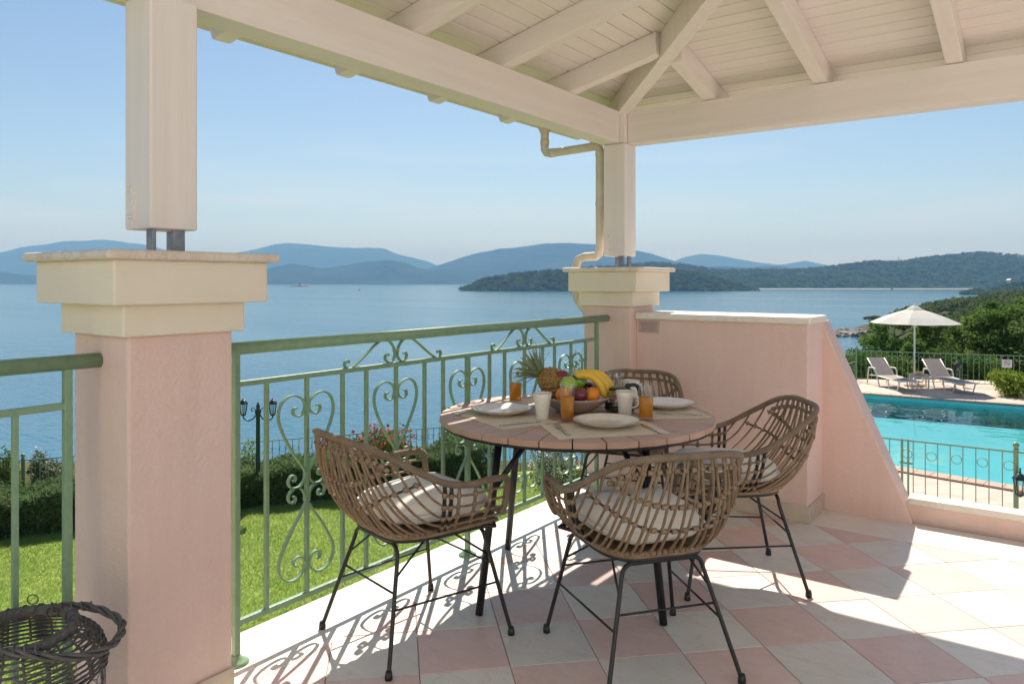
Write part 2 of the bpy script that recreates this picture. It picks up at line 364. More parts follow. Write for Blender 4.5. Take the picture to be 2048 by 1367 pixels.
def rafter(pos, d1, left):
    DE = -.525 if left else -.40
    tail = [(DE, .03), (DE+.03, 0)]
    prof = [(DE, zb(DE)+.122), (DE, zb(DE)+.035), (DE+.012, zb(DE)+.01), (DE+.035, zb(DE+.035)), (d1, zb(d1)), (d1, zb(d1)+.122)]
    m = MB()
    if left: m.prism([(BX+d, z) for d, z in prof][::-1], pos, pos+.075, 'y')
    else: m.prism([(BY-d, z) for d, z in prof], pos, pos+.075, 'x')
    return rb(m, 'rafter', M['wood_x' if left else 'wood_y'], .003)
for k in range(-1, 4):
    yy = 3.707 - .654*(3-k) if k < 3 else 3.707
    rafter(yy, min(DMAX, BY-yy-.11), True)
for k in range(0, 5):
    xx = -1.739 + .6445*k; rafter(xx, min(DMAX, xx-BX-.06), False)
n45 = Vector((1, 1, 0)).normalized()*.042   # hip rafter
prof = [(-.48, zb(-.48)+.10), (-.48, zb(-.48)+.03), (DMAX, zb(DMAX)-.045), (DMAX, zb(DMAX)+.118)]
m = MB(); vs = []
for s in (-1, 1):
    for d, z in [(-.48, zb(-.48)+.118), (-.48, zb(-.48)-.045+.03), (DMAX, zb(DMAX)-.045), (DMAX, zb(DMAX)+.118)]:
        vs.append((BX+d+n45.x*s, BY-d+n45.y*s, z))
m.add(vs, [(0,1,2,3),(7,6,5,4),(0,4,5,1),(1,5,6,2),(2,6,7,3),(3,7,4,0)]); rb(m, 'hip_rafter', M['wood_white'], .003)
BW = .089
for left in (True, False):
    k = 0; d0 = -.55
    while d0 < DMAX:
        d1 = min(d0+BW-.005, DMAX); z0, z1 = zb(d0)+.124, zb(d1)+.124
        far = .6 if left else .917
        if left: P = [(BX+d0, far, z0), (BX+d1, far, z1), (BX+d1, BY-d1-.003, z1), (BX+d0, BY-d0-.003, z0)]
        else: P = [(far, BY-d0, z0), (far, BY-d1, z1), (BX+d1+.003, BY-d1, z1), (BX+d0+.003, BY-d0, z0)]
        Q = [(a, b, c+.016) for a, b, c in P]
        m = MB().add(P+Q, [(3,2,1,0),(4,5,6,7),(0,1,5,4),(1,2,6,5),(2,3,7,6),(3,0,4,7)] if left else [(0,1,2,3),(7,6,5,4),(4,5,1,0),(5,6,2,1),(6,7,3,2),(7,4,0,3)])
        rb(m, 'ceiling_board', M['board_y' if left else 'board_x'], .004); d0 += BW
def cover(P):
    Q = [(a, b, c+.03) for a, b, c in P]; n = len(P)
    m = MB().add(P+Q, [tuple(range(n-1,-1,-1)), tuple(range(n,2*n))]+[(i,(i+1)%n,n+(i+1)%n,n+i) for i in range(n)]); return m
zc = lambda d: zb(d)+.143
rb(cover([(BX-.56,.6,zc(-.56)),(BX+DMAX,.6,zc(DMAX)),(BX+DMAX,BY-DMAX,zc(DMAX)),(BX-.56,BY+.56,zc(-.56))]), 'roof_covering', M['board_white'])
rb(cover([(BX-.56,BY+.56,zc(-.56)),(BX+DMAX,BY-DMAX,zc(DMAX)),(.917,BY+.56,zc(-.56))]), 'roof_covering', M['board_white'])
# gutter and downpipe
t = empty('roof_gutter', (-2.915, 4.4, 2.41), 0, 'cream half-round gutter along the roof eave', 'gutter')
m = MB(); n = 10
for k in range(n):
    a0, a1 = math.pi+math.pi*k/n, math.pi+math.pi*(k+1)/n
    for (ra, rb_) in ((.05, .046),):
        P = [(.05*math.cos(a0), -3.8, .05*math.sin(a0)+.05), (.05*math.cos(a1), -3.8, .05*math.sin(a1)+.05), (.05*math.cos(a1), .45, .05*math.sin(a1)+.05), (.05*math.cos(a0), .45, .05*math.sin(a0)+.05)]
        m.add(P, [(0,1,2,3)])
o = m.build('trough', M['pvc'], t); sm = o.modifiers.new('thick', 'SOLIDIFY'); sm.thickness = .003
MB().lathe([(.029,-.09),(.03,-.03),(.045,.004),(.047,.012)], 16, (0,-.01,0), caps=False).build('outlet', M['pvc'], t)
t = empty('downpipe', (-2.47, 4.39, 0), 0, 'cream plastic downpipe bending from the eave past the roof post', 'drainpipe')
pth = [(-.445,0,2.34),(-.445,0,2.27),(-.43,0,2.245),(-.40,0,2.238),(-.2,0,2.243),(-.04,0,2.248),(-.01,0,2.24),(0,0,2.21),(0,0,2.0),(0,0,1.56),(-.008,0,1.525),(-.03,0,1.508),(-.12,0,1.505),(-.165,0,1.49),(-.185,0,1.45),(-.185,0,1.26),(-.18,0,1.22),(-.11,0,1.14),(-.09,0,1.10),(-.085,0,.9),(-.085,0,-3)]
MB().tube(pth, .029, 14).build('pipe', M['pvc'], t)
for (px_, pz_) in ((0,2.19),(0,1.86),(0,1.56)): MB().lathe([(.0315,-.012),(.0325,0),(.0315,.012)], 14, (px_,0,pz_), caps=False).build('joint_collar', M['pvc'], t)
MB().lathe([(.0315,-.02),(.0325,0),(.0315,.02)], 14).xform(Matrix.Translation((-.38,0,2.239)) @ Matrix.Rotation(R_(90),4,'Y')).build('joint_collar', M['pvc'], t)
MB().lathe([(.0315,-.02),(.0325,0),(.0315,.02)], 14, (-.445,0,2.32)).build('joint_collar', M['pvc'], t)

# ------------------------------------------------------------------ parapet walls
t = empty('parapet_wall', (-1.63, 4.46, 0), 0, 'tall pink parapet wall with marble coping behind the rattan chairs', 'wall')
def pb(mb, name, mat, par, org, bevel=0, seg=2):
    mb.v = [(a-org[0], b-org[1], c-org[2]) for a, b, c in mb.v]; return mb.build(name, mat, par, bevel, seg)
og = (-1.63, 4.46, 0)
pb(MB().box(-2.157, -1.107, 4.30, 4.63, 0, 1.101), 'wall', M['pink'], t, og, .006)
pb(MB().box(-2.155, -1.088, 4.272, 4.652, 1.1, 1.142), 'coping', M['marble'], t, og, .012, 4)
pb(MB().box(-2.155, -1.095, 4.288, 4.30, .0006, .094), 'skirting', M['skirt'], t, og, .002)
pb(MB().box(-1.107, -1.095, 4.3005, 4.619, .0006, .094), 'skirting', M['skirt'], t, og, .002)
t = empty('sloped_parapet', (-.9, 4.7, 0), 0, 'pink parapet with steep sloping edge running down to the low wall', 'wall')
pb(MB().prism([(-1.25,-.05),(-.640,-.05),(-.640,.02),(-1.112,1.105),(-1.25,1.105)], 4.62, 4.80, 'y'), 'wall', M['pink'], t, (-.9,4.7,0), .006)
t = empty('low_parapet', (1.4, 4.76, 0), 0, 'low pink wall with white stone coping in front of the pool fence', 'wall')
pb(MB().box(-.70, 3.6, 4.665, 4.75, -3, .101), 'wall', M['pink'], t, (1.4,4.76,0))
for k in range(4): pb(MB().box(-.665+k*1.05, -.667+(k+1)*1.05, 4.645, 4.77, .1, .137), 'coping', M['marble'], t, (1.4,4.76,0), .008, 3)
# notice on the wall
x0, _, z1 = on_y(1277, 640, 4.2985); x1, _, z0 = on_y(1319, 667, 4.2985)
nt_ = empty('wall_notice', ((x0+x1)/2, 4.2985, (z0+z1)/2), 0, 'small beige safety notice with dark blue lines of writing', 'sign')
M['paper'] = pmat('notice_paper', (.60,.46,.40), (.56,.42,.36), 10, .7)
M['ink'] = pmat('blue_ink', (.05,.05,.16), None, rough=.7)
nw, nh = (x1-x0)/2, (z1-z0)/2
MB().box(-nw, nw, -.0025, 0, -nh, nh).build('plate', M['paper'], nt_)
for k, s in enumerate(('For small ones safety and', 'wellbeing please never lean', 'over, sit or climb on the', 'balcony stair railings.', 'Children should always be', 'accompanied near balustrade')):
    fc = bpy.data.curves.new('writing', 'FONT'); fc.body = s; fc.size = nh*.27; fc.align_x = 'CENTER'; fc.materials.append(M['ink'])
    tmp = bpy.data.objects.new('tmp', fc); fm_ = bpy.data.meshes.new_from_object(tmp); bpy.data.objects.remove(tmp); fo = link('writing', fm_, nt_); fo.rotation_euler = (R_(90), 0, 0); fo.location = (0, -.0035, nh*(.58-.26*k))

# ------------------------------------------------------------------ railings
HEART = [(0,.602),(.03,.645),(.07,.70),(.112,.775),(.13,.835),(.118,.882),(.085,.906),(.05,.905),(.02,.888),(.008,.862),(.02,.836),(.043,.826),(.064,.84),(.06,.858),(.046,.86)]
LOWER = [(0,.502),(.03,.455),(.07,.40),(.112,.33),(.13,.28),(.118,.238),(.085,.214),(.05,.213),(.02,.232),(.008,.258),(.02,.284),(.043,.294),(.064,.282),(.06,.265),(.046,.262)]
UPC = [(.007,.606),(.014,.578),(.034,.560),(.058,.557),(.079,.568),(.086,.588),(.074,.606),(.056,.604),(.054,.589),(.064,.585)]
TOP = [(.268,1.008),(.276,1.018),(.289,1.012),(.29,.996),(.275,.986),(.252,.988),(.20,1.018),(.14,1.06),(.095,1.085),(.06,1.087),(.03,1.072),(.01,1.042),(.010,1.010),(.030,.991),(.055,.995),(.066,1.012),(.056,1.027),(.044,1.02)]
def curve2(P, sgn, yc, flipz=None):
    Q = [(0, yc+sgn*a, (2*flipz-b) if flipz else b) for a, b in P]; return catmull(Q, 4)
def railing(y0, y1, units, posts, bars, tops, label, org_y):
    t = empty('terrace_railing', (RX, org_y, 0), 0, label, 'railing', 'green iron railings along the terrace edge')
    def P(mb, name, bevel=0):
        mb.v = [(a, b-org_y, c) for a, b, c in mb.v]; return mb.build(name, M['green'], t, bevel)
    P(MB().tube([(0,y0,1.103),(0,y1,1.103)], .0225, 16), 'handrail')
    a, b = min(posts), max(posts)
    P(MB().box(-.009,.009,a,b,.968,.988), 'upper_rail', .002); P(MB().box(-.009,.009,a,b,.128,.150), 'lower_rail', .002)
    for q in posts:
        P(MB().box(-.011,.011,q-.011,q+.011,.004,.969 if q in units else 1.088), 'railing_post', .002)
        P(MB().lathe([(.045,.0006),(.045,.006),(.036,.012),(.018,.022),(.016,.03)], 14, (0,q,0)), 'post_foot')
    for q in bars: P(MB().box(-.0075,.0075,q-.0075,q+.0075,.149,.969), 'baluster', .0015)
    for q in units:
        if q not in posts: P(MB().box(-.0075,.0075,q-.0075,q+.0075,.149,.969), 'baluster', .0015)
        for s in (-1, 1):
            P(MB().bar(curve2(HEART, s, q), .007, .003, (1,0,0)), 'heart_scroll'); P(MB().bar(curve2(LOWER, s, q), .007, .003, (1,0,0)), 'drop_scroll')
            P(MB().bar(curve2(UPC, s, q), .007, .003, (1,0,0)), 'small_scroll'); P(MB().bar(curve2(UPC, s, q, .556), .007, .003, (1,0,0)), 'small_scroll')
        for z in (.604, .506, .862, .258): P(MB().box(-.0095,.0095,q-.012,q+.012,z-.009,z+.009), 'collar', .002)
    for q in tops:
        for s in (-1, 1): P(MB().bar(curve2(TOP, s, q), .007, .003, (1,0,0)), 'top_scroll')
        P(MB().box(-.0085,.0085,q-.014,q+.014,1.034,1.048), 'collar', .002)
    return t
U = [1.849, 2.329, 2.819, 3.303, 3.783]
railing(1.43, 4.222, U, [1.543, 2.819, 4.088], [1.668, 2.027, 2.155, 2.511, 2.638, 2.994, 3.122, 3.479, 3.603, 3.952], [2.329, 3.303],
        'green scrolled iron railing with heart motifs between the two pillars', 2.8)
railing(-2.0, 1.08, [.19, -.29], [.99, -1.9], [.855, .37, .02, -.12, -.45, -.6, .6], [-.29],
        'green iron railing beyond the pillar, behind the dark wicker basket', 0)

# ------------------------------------------------------------------ rattan chairs
RIM = [(0,-.345,.79),(.13,-.338,.788),(.218,-.288,.764),(.266,-.175,.695),(.284,-.06,.634),(.289,.04,.612),(.287,.14,.612),(.280,.235,.606)]
BAS = [(0,-.185),(.085,-.185),(.145,-.165),(.185,-.10),(.2,-.02),(.207,.07),(.21,.15),(.212,.245)]
ZB = .437
def crv(P, u):
    n = len(P)-1; u = max(0, min(n, u)); i = min(int(u), n-1); t = u-i
    a, b, c, d = [Vector(P[max(0, min(n, k))]) if k >= 0 else None for k in (i-1, i, i+1, i+2)]
    if a is None: a = Vector(P[1]); a = Vector((-a[0], *a[1:]))
    return .5*((2*b)+(c-a)*t+(2*a-5*b+4*c-d)*t*t+(3*b-a-3*c+d)*t**3)
RIM3 = [Vector(p) for p in RIM]; BAS3 = [Vector((p[0], p[1], ZB)) for p in BAS]
def S(u, t):                               # shell surface: u along the rim from the back centre (sign = side), t from seat to rim
    sg = -1 if u < 0 else 1; a = abs(u); r = crv(RIM3, a); b = crv(BAS3, a)
    w = math.sin(min(t,1)*math.pi/2)**.85 if t > 0 else 0
    zt = t**1.25
    return Vector((sg*(b.x+(r.x-b.x)*w), b.y+(r.y-b.y)*w, b.z+(r.z-b.z)*zt))
UC = 4.15
chair_parts = []
def cp(name, mb, mat): chair_parts.append((name, mb.mesh(name, mat), None))
def chair_meshes():
    rim = [S(u, 1) for u in np.linspace(-6.75, 6.75, 70)]
    fr = lambda s: [S(s*7, .93), S(s*7.0, .8), S(s*7.0, .5), S(s*7, .25), Vector((s*.222,.262,.455)), Vector((s*.19,.278,.447)), Vector((s*.1,.286,.446))]
    loop = list(reversed(fr(-1))) + rim + fr(1) + [Vector((0,.288,.446))]
    cp('wrapped_rim', MB().tube(catmull(loop, 3, True), .0122, 10, True), M['cane_wrap'])
    ties = MB(); dark = MB()
    def tie(p, q, r=.0078):
        d = (q-p); L = d.length
        if L < 1e-6: return
        d.normalize(); ties.tube([p-d*.009, p+d*.009], r, 6)
    for s in (-1, 1):
        for k, tk in enumerate((.2, .41, .62, .82)):
            ue = 1.85 + k*.56
            pts = [S(s*u, tk) for u in np.linspace(7.0, UC, 9)]
            for q in np.linspace(.08, 1, 12): pts.append(S(s*(UC+(ue-UC)*q), tk+(.985-tk)*q**1.7+.012*math.sin(9*q+k*2+s)*(1-q)))
            cp('cane_strand', MB().tube(pts, .0045, 7), M['cane'])
        for u, r in ((6.1,.006),(5.35,.006),(4.62,.006)):
            cp('side_upright', MB().tube([S(s*u, q) for q in np.linspace(0, 1, 9)], r, 7), M['cane'])
        for u in (4.28, 4.02): dark.tube([S(s*u, q)*1.0 for q in np.linspace(0, 1, 10)], .0075, 7)
        for u in (4.28, 4.02, 4.62, 5.35, 6.1):
            for tk in (.2, .41, .62, .82): tie(S(s*u, tk), S(s*u, tk+.03), .0105 if u < 4.5 else .0085)
    for ub in np.linspace(-3.85, 3.85, 19):
        ut = ub*1.56/3.85
        cp('cane_strand', MB().tube([S(ub+(ut-ub)*q**.75+.05*math.sin(ub*7.3+q*5), .985*q) for q in np.linspace(0, 1, 14)], .0051, 7), M['cane'])
    bands = [(.90, .0, 2.2), (.60, .30, 2.35), (.36, .52, 3.2)]
    band = MB()
    for a, b, um in bands:
        band.tube([S(u, min(.97, a+b*(abs(u)/um)**2)) for u in np.linspace(-um, um, 26)], .0045, 6)
        for u in np.linspace(-um*.96, um*.96, 20):
            t_ = min(.97, a+b*(abs(u)/um)**2); tie(S(u, t_), S(u+.05, t_), .009)
    for u in np.linspace(-3.4, 3.4, 30): tie(S(u, .03), S(u+.05, .03), .0088)
    M['cane_shaded'] = pmat('shaded_cane', (.03,.02,.014), (.06,.04,.025), 20, .6)  # cane colour darkened to paint the shadow seen between the strands
    cp('tie_bands', band, M['cane_shaded']); cp('dark_frame', dark, M['black']); cp('cane_bindings', ties, M['cane_tie'])
    seat = [S(u, 0)-Vector((0,0,.004)) for u in np.linspace(-7, 7, 40)]
    m = MB(); n = len(seat); m.add([(p.x, p.y, p.z) for p in seat]+[(p.x,p.y,p.z-.012) for p in seat], [tuple(range(n)), tuple(range(2*n-1,n-1,-1))]+[(i+1,i,n+i,n+i+1) for i in range(n-1)]+[(0,n-1,2*n-1,n)])
    cp('seat_panel', m, M['cane'])
    m = MB(); m.tube(catmull([(p.x*.96, p.y*.96, ZB-.022) for p in [S(u, 0) for u in np.linspace(-6.9, 6.9, 20)]], 3, True), .008, 8, True); cp('seat_ring', m, M['black'])
    for yt, yf, xt, xf in ((-.165,-.26,.135,.243), (.185,.262,.185,.268)):    # two bent-tube leg pairs
        zt = ZB-.036
        cp('cross_tube', MB().tube([(-xt+.03,yt,zt),(xt-.03,yt,zt)], .0078, 8), M['black'])
        for s in (-1, 1):
            P = [(s*(xt-.035),yt,zt),(s*(xt-.012),yt,zt-.001),(s*(xt+.008),yt*1.01,zt-.016),(s*(xt+.018),yt*1.03,zt-.045)]
            P += [(s*(xt+.018+(xf-xt-.018)*q), yt*1.03+(yf-yt*1.03)*q, (zt-.045)*(1-q)+.012*q) for q in (.3,.65,1)]
            cp('leg', MB().tube(catmull(P, 4), .0078, 9), M['black'])
            cp('foot_cap', MB().lathe([(.0135,.0005),(.0135,.012),(.0105,.03)], 10, (s*xf, yf, 0)), M['black'])
    def onleg(s, front, z):
        yt, yf, xt, xf = ((-.165,-.26,.135,.243), (.185,.262,.185,.268))[front]; q = 1-(z-.012)/(ZB-.036-.045-.012)
        return Vector((s*(xt+.018+(xf-xt-.018)*q), yt*1.03+(yf-yt*1.03)*q, z))
    for s in (-1, 1):
        cp('stretcher', MB().tube([onleg(s,0,.20), onleg(s,1,.20)], .0042, 6), M['black'])
        for fr_ in (0, 1): cp('strut', MB().tube([onleg(s,fr_,.30), Vector((s*.13,(-.02,.06)[fr_],ZB-.028))], .0042, 6), M['black'])
    cp('stretcher', MB().tube([onleg(-1,0,.25), onleg(1,0,.25)], .0042, 6), M['black']); cp('stretcher', MB().tube([onleg(-1,1,.27), onleg(1,1,.27)], .0042, 6), M['black'])
chair_meshes()
STUFFP = {'cane_bindings', 'dark_frame', 'tie_bands'}
def cushion_mesh():
    m = MB(); nu, nv = 40, 14; vs = []
    for j in range(nv+1):
        ph = -math.pi/2 + math.pi*j/nv
        for i in range(nu):
            th = 2*math.pi*i/nu; c, s = math.cos(th), math.sin(th); e = .45
            cx_ = math.copysign(abs(c)**e, c); sy = math.copysign(abs(s)**e, s)
            rr = math.cos(ph)**.42 if math.cos(ph) > 1e-6 else 0
            zz = math.copysign(abs(math.sin(ph))**.8, math.sin(ph))
            wr = .006*math.sin(5*th+1)*math.cos(3*ph)+.004*math.sin(9*th)
            wd = .208 - .03*max(0, -sy)
            vs.append((cx_*rr*(wd+wr), sy*rr*(.212+wr)+.035, ZB+.054+zz*(.050+.007*math.sin(3*th+.5)*rr) + .012*(1-rr*.8 if zz>0 else 0)))
    fs = [(j*nu+i, j*nu+(i+1)%nu, (j+1)*nu+(i+1)%nu, (j+1)*nu+i) for j in range(nv) for i in range(nu)]
    m.add(vs, fs, True); return m.mesh('seat_cushion', M['cushion'])
CUSH = cushion_mesh()
PIPE = MB().tube([(x*.209*1.0, y*.213+.035, ZB+.056) for x, y in [(math.copysign(abs(math.cos(a))**.45, math.cos(a))*(1-.06*max(0,-math.sin(a))), math.copysign(abs(math.sin(a))**.45, math.sin(a))) for a in np.linspace(0, 2*math.pi, 48, endpoint=False)]], .0045, 6, True).mesh('piping', M['cushion'])
def chair(c, facing, label, clabel):
    rz = math.atan2(facing[1], facing[0]) - math.pi/2
    t = empty('rattan_chair', (c[0], c[1], 0), rz, label, 'chair', 'rattan chairs around the table')
    for n_, me, _ in chair_parts:
        o = link(n_, me, t)
        if n_ in STUFFP: o['kind'] = 'stuff'
    k = link('seat_cushion', CUSH); k.location = (c[0]+random.uniform(-.006,.006), c[1]+random.uniform(-.006,.006), 0); k.rotation_euler = (0, 0, rz+random.uniform(-.05,.05)); k.scale = (random.uniform(.97,1.0), random.uniform(.97,1.01), random.uniform(1,1.012))
    tag(k, clabel, 'cushion', 'white seat cushions'); link('piping', PIPE, k)
chair((-1.99,2.09), (.119,.508), 'rattan tub chair beside the scrolled railing, near the pillar', 'white cushion on the chair beside the railing')
chair((-1.20,2.43), (-.40,.31), 'rattan tub chair standing out on the shaded tiles, its back to the open floor', 'white cushion on the chair out on the open tiles')
chair((-1.20,3.34), (-.405,-.30), 'rattan tub chair in front of the parapet wall corner', 'white cushion on the chair by the parapet wall')
chair((-1.95,3.80), (.28,-.96), 'rattan tub chair tucked behind the table against the pillar', 'white cushion on the chair behind the table')

# ------------------------------------------------------------------ dining table
TC = (-1.72, 2.84); TZ = .752
t = empty('dining_table', (*TC, 0), 0, 'round dining table with radiating brown slats and black splayed legs', 'table')
NS = 30
for k in range(NS):
    a0, a1 = 2*math.pi*k/NS+.004, 2*math.pi*(k+1)/NS-.004
    def P(r, a): return (r*math.cos(a), r*math.sin(a))
    am = (a0+a1)/2
    poly = [P(.235, a0+.006), P(.598, a0), P(.602, am), P(.598, a1), P(.235, a1-.006)]
    MB().prism(poly, TZ-.024, TZ).build('slat', M['teak'], t, .0015, 1)
NI = 12
for k in range(NI):
    a0, a1 = 2*math.pi*k/NI+.006, 2*math.pi*(k+1)/NI-.006
    MB().prism([P(.02, a0), P(.231, a0), P(.231, (a0+a1)/2), P(.231, a1), P(.02, a1)], TZ-.024, TZ-.0005).build('inner_slat', M['teak'], t, .0015, 1)
MB().lathe([(.02,TZ-.03),(.55,TZ-.03),(.585,TZ-.025),(.585,TZ-.0245),(.02,TZ-.0245)], 64).build('underframe', M['black'], t)
MB().lathe([(.56,TZ-.037),(.59,TZ-.037),(.592,TZ-.026),(.56,TZ-.026)], 64, caps=False).build('edge_rail', M['black'], t)
for dx, dy in ((-.148,-.503),(.487,-.147),(-.492,.157),(.15,.50)):
    f = Vector((dx, dy, 0)); tp = f*.80
    MB().tube([(f.x, f.y, .004), (tp.x, tp.y, TZ-.03)], .0155, 12).build('leg', M['black'], t)
    q = f*.87; MB().tube([(q.x, q.y, TZ-.265), (f.x*.42, f.y*.42, TZ-.032)], .012, 10).build('brace', M['black'], t)

# ------------------------------------------------------------------ things on the table
M['kraft'] = pmat('kraft_paper', (.72,.61,.47), (.66,.55,.41), 20, .85, .05, 200)
M['stone'] = pmat('speckled_cream_glaze', (.84,.80,.73), (.78,.72,.64), 60, .22, coat=.3)
M['brownrim'] = pmat('brown_glaze_rim', (.32,.18,.10), None, rough=.3)
M['cutlery'] = pmat('brushed_steel', (.62,.60,.57), None, rough=.22, metallic=1)
M['juice'] = pmat('orange_juice', (.98,.54,.03), (.96,.48,.022), 30, .3, transl=.6)
def glassmat(name, rough=0.0, col=(1,1,1)):
    m = bpy.data.materials.new(name); m.use_nodes = True; N = m.node_tree.nodes; L = m.node_tree.links; N.remove(N['Principled BSDF'])
    fr = N.new('ShaderNodeFresnel'); fr.inputs[0].default_value = 2.0; tr = N.new('ShaderNodeBsdfTransparent'); tr.inputs[0].default_value = (*col,1)
    gl = N.new('ShaderNodeBsdfGlossy'); gl.inputs['Roughness'].default_value = rough; mx = N.new('ShaderNodeMixShader')
    nz = N.new('ShaderNodeTexNoise'); nz.inputs['Scale'].default_value = 60; mp = N.new('ShaderNodeMapping'); tc = N.new('ShaderNodeTexCoord'); mp.inputs['Scale'].default_value = (1,1,.05)
    L.new(tc.outputs['Object'], mp.inputs[0]); L.new(mp.outputs[0], nz.inputs['Vector']); bp = N.new('ShaderNodeBump'); bp.inputs['Strength'].default_value = .35; bp.inputs['Distance'].default_value = .004
    L.new(nz.outputs['Fac'], bp.inputs['Height']); L.new(bp.outputs[0], gl.inputs['Normal'])
    ge = N.new('ShaderNodeNewGeometry'); iv = N.new('ShaderNodeMath'); iv.operation = 'SUBTRACT'; iv.inputs[0].default_value = 1; L.new(ge.outputs['Backfacing'], iv.inputs[1])
    fm = N.new('ShaderNodeMath'); fm.operation = 'MULTIPLY'; L.new(fr.outputs[0], fm.inputs[0]); L.new(iv.outputs[0], fm.inputs[1])
    L.new(fm.outputs[0], mx.inputs[0]); L.new(tr.outputs[0], mx.inputs[1]); L.new(gl.outputs[0], mx.inputs[2]); L.new(mx.outputs[0], N['Material Output'].inputs[0]); return m
M['glass'] = glassmat('clear_glass', .02, (.96,.97,.97))
mats_at = {'a': ((-1.985,2.575), math.atan2(.25,.43)+R_(-52)), 'b': ((-1.45,2.60), R_(49)), 'c': ((-1.42,3.10), R_(-46)), 'd': ((-2.0,3.12), R_(50))}
mlab = {'a': 'kraft paper place mat under the plate facing the railing chair', 'b': 'kraft paper place mat overhanging the table edge by the open floor', 'c': 'kraft paper place mat facing the parapet wall chair', 'd': 'kraft paper place mat behind the fruit bowl'}
corn = {'a': [(-2.19,2.535),(-1.765,2.362),(-1.665,2.62),(-2.09,2.79)], 'b': [(-1.70,2.525),(-1.488,2.336),(-1.196,2.683),(-1.40,2.865)], 'c': [(-1.40,2.90),(-1.185,3.10),(-1.50,3.40),(-1.70,3.20)], 'd': [(-2.18,2.90),(-1.98,2.86),(-1.86,3.28),(-2.07,3.34)]}
for k, P4 in corn.items():
    cx_ = sum(p[0] for p in P4)/4; cy_ = sum(p[1] for p in P4)/4
    m = MB().prism([(p[0]-cx_, p[1]-cy_) for p in P4], 0, .0012)
    tag(m.build('place_mat', M['kraft'], loc=(cx_, cy_, TZ+.0006)), mlab[k], 'place mat', 'paper place mats')
ZP = TZ+.002
def plate(x, y, lab):
    t = empty('dinner_plate', (x, y, ZP), 0, lab, 'plate', 'cream dinner plates')
    MB().lathe([(.001,0),(.072,0),(.078,.004),(.105,.012),(.132,.023),(.1345,.0255),(.1335,.027),(.128,.0265),(.10,.0165),(.085,.0105),(.06,.0085),(.001,.0082)], 56, caps=False).build('dish', M['stone'], t)
    MB().tube([(.1338*math.cos(a), .1338*math.sin(a), .0262) for a in np.linspace(0, 2*math.pi, 64, endpoint=False)], .0013, 6, True).build('rim_line', M['brownrim'], t)
plate(-1.985, 2.645, 'cream plate with brown rim on the mat facing the railing chair')
plate(-1.475, 2.672, 'cream plate with brown rim on the mat by the open floor')
plate(-1.47, 3.225, 'cream plate with brown rim on the mat facing the parapet wall')
def cup(x, y, lab, rz):
    t = empty('coffee_cup', (x, y, ZP-.0008), rz, lab, 'cup', 'tall cream cups')
    MB().lathe([(.001,0),(.026,0),(.028,.003),(.031,.045),(.036,.08),(.0415,.108),(.0405,.1095),(.0385,.108),(.033,.08),(.028,.045),(.025,.008),(.001,.006)], 32, caps=False).build('body', M['stone'], t)
    MB().tube([(.041*math.cos(a), .041*math.sin(a), .1092) for a in np.linspace(0, 2*math.pi, 40, endpoint=False)], .001, 6, True).build('rim_line', M['brownrim'], t)
    MB().tube(catmull([(.033,0,.088),(.05,0,.088),(.058,0,.07),(.052,0,.045),(.031,0,.036)], 5), .0048, 8, sx=1.5, up=(0,1,0)).build('handle', M['stone'], t)
cup(-1.775, 2.655, 'tall cream cup between the plate and the juice glass, beside the bowl', 2.6)
cup(-1.516, 2.915, 'tall cream cup in front of the coffee pot', 0.5)
cup(-1.655, 3.245, 'tall cream cup behind the coffee pot', 1.0)
def tumbler(x, y, fill, lab):
    t = empty('juice_glass', (x, y, ZP-.0008), random.random(), lab, 'glass', 'tumblers of orange juice'); t.scale = (1.04,1.04,1.08)
    n = 36; m = MB()
    prof = [(.001,0),(.028,0),(.0295,.003),(.031,.14),(.0305,.1415),(.0288,.14),(.0272,.012),(.001,.010)]
    m.lathe(prof, n, caps=False)
    vs = []
    for i, v in enumerate(m.v):                     # cut flutes into the outer wall
        r = math.hypot(v[0], v[1]); a = math.atan2(v[1], v[0])
        k = 1 - .035*(abs(math.sin(9*a))) if (i//n) in (2,3) else 1
        vs.append((v[0]*k, v[1]*k, v[2]))
    m.v = vs; m.build('tumbler', M['glass'], t)
    MB().lathe([(.001,.0105),(.0268,.0125),(.0268+.0016*fill/.14,fill-.002),(.026+.0016*fill/.14,fill),(.001,fill-.0005)], 32, caps=False).build('orange_juice', M['juice'], t)
tumbler(-2.105, 2.915, .088, 'orange juice tumbler beside the pineapple leaves')
tumbler(-1.662, 2.675, .093, 'orange juice tumbler in front of the fruit bowl')
tumbler(-1.40, 2.882, .088, 'orange juice tumbler right beside the coffee pot handle')
tumbler(-1.70, 3.16, .085, 'orange juice tumbler standing behind the coffee pot')
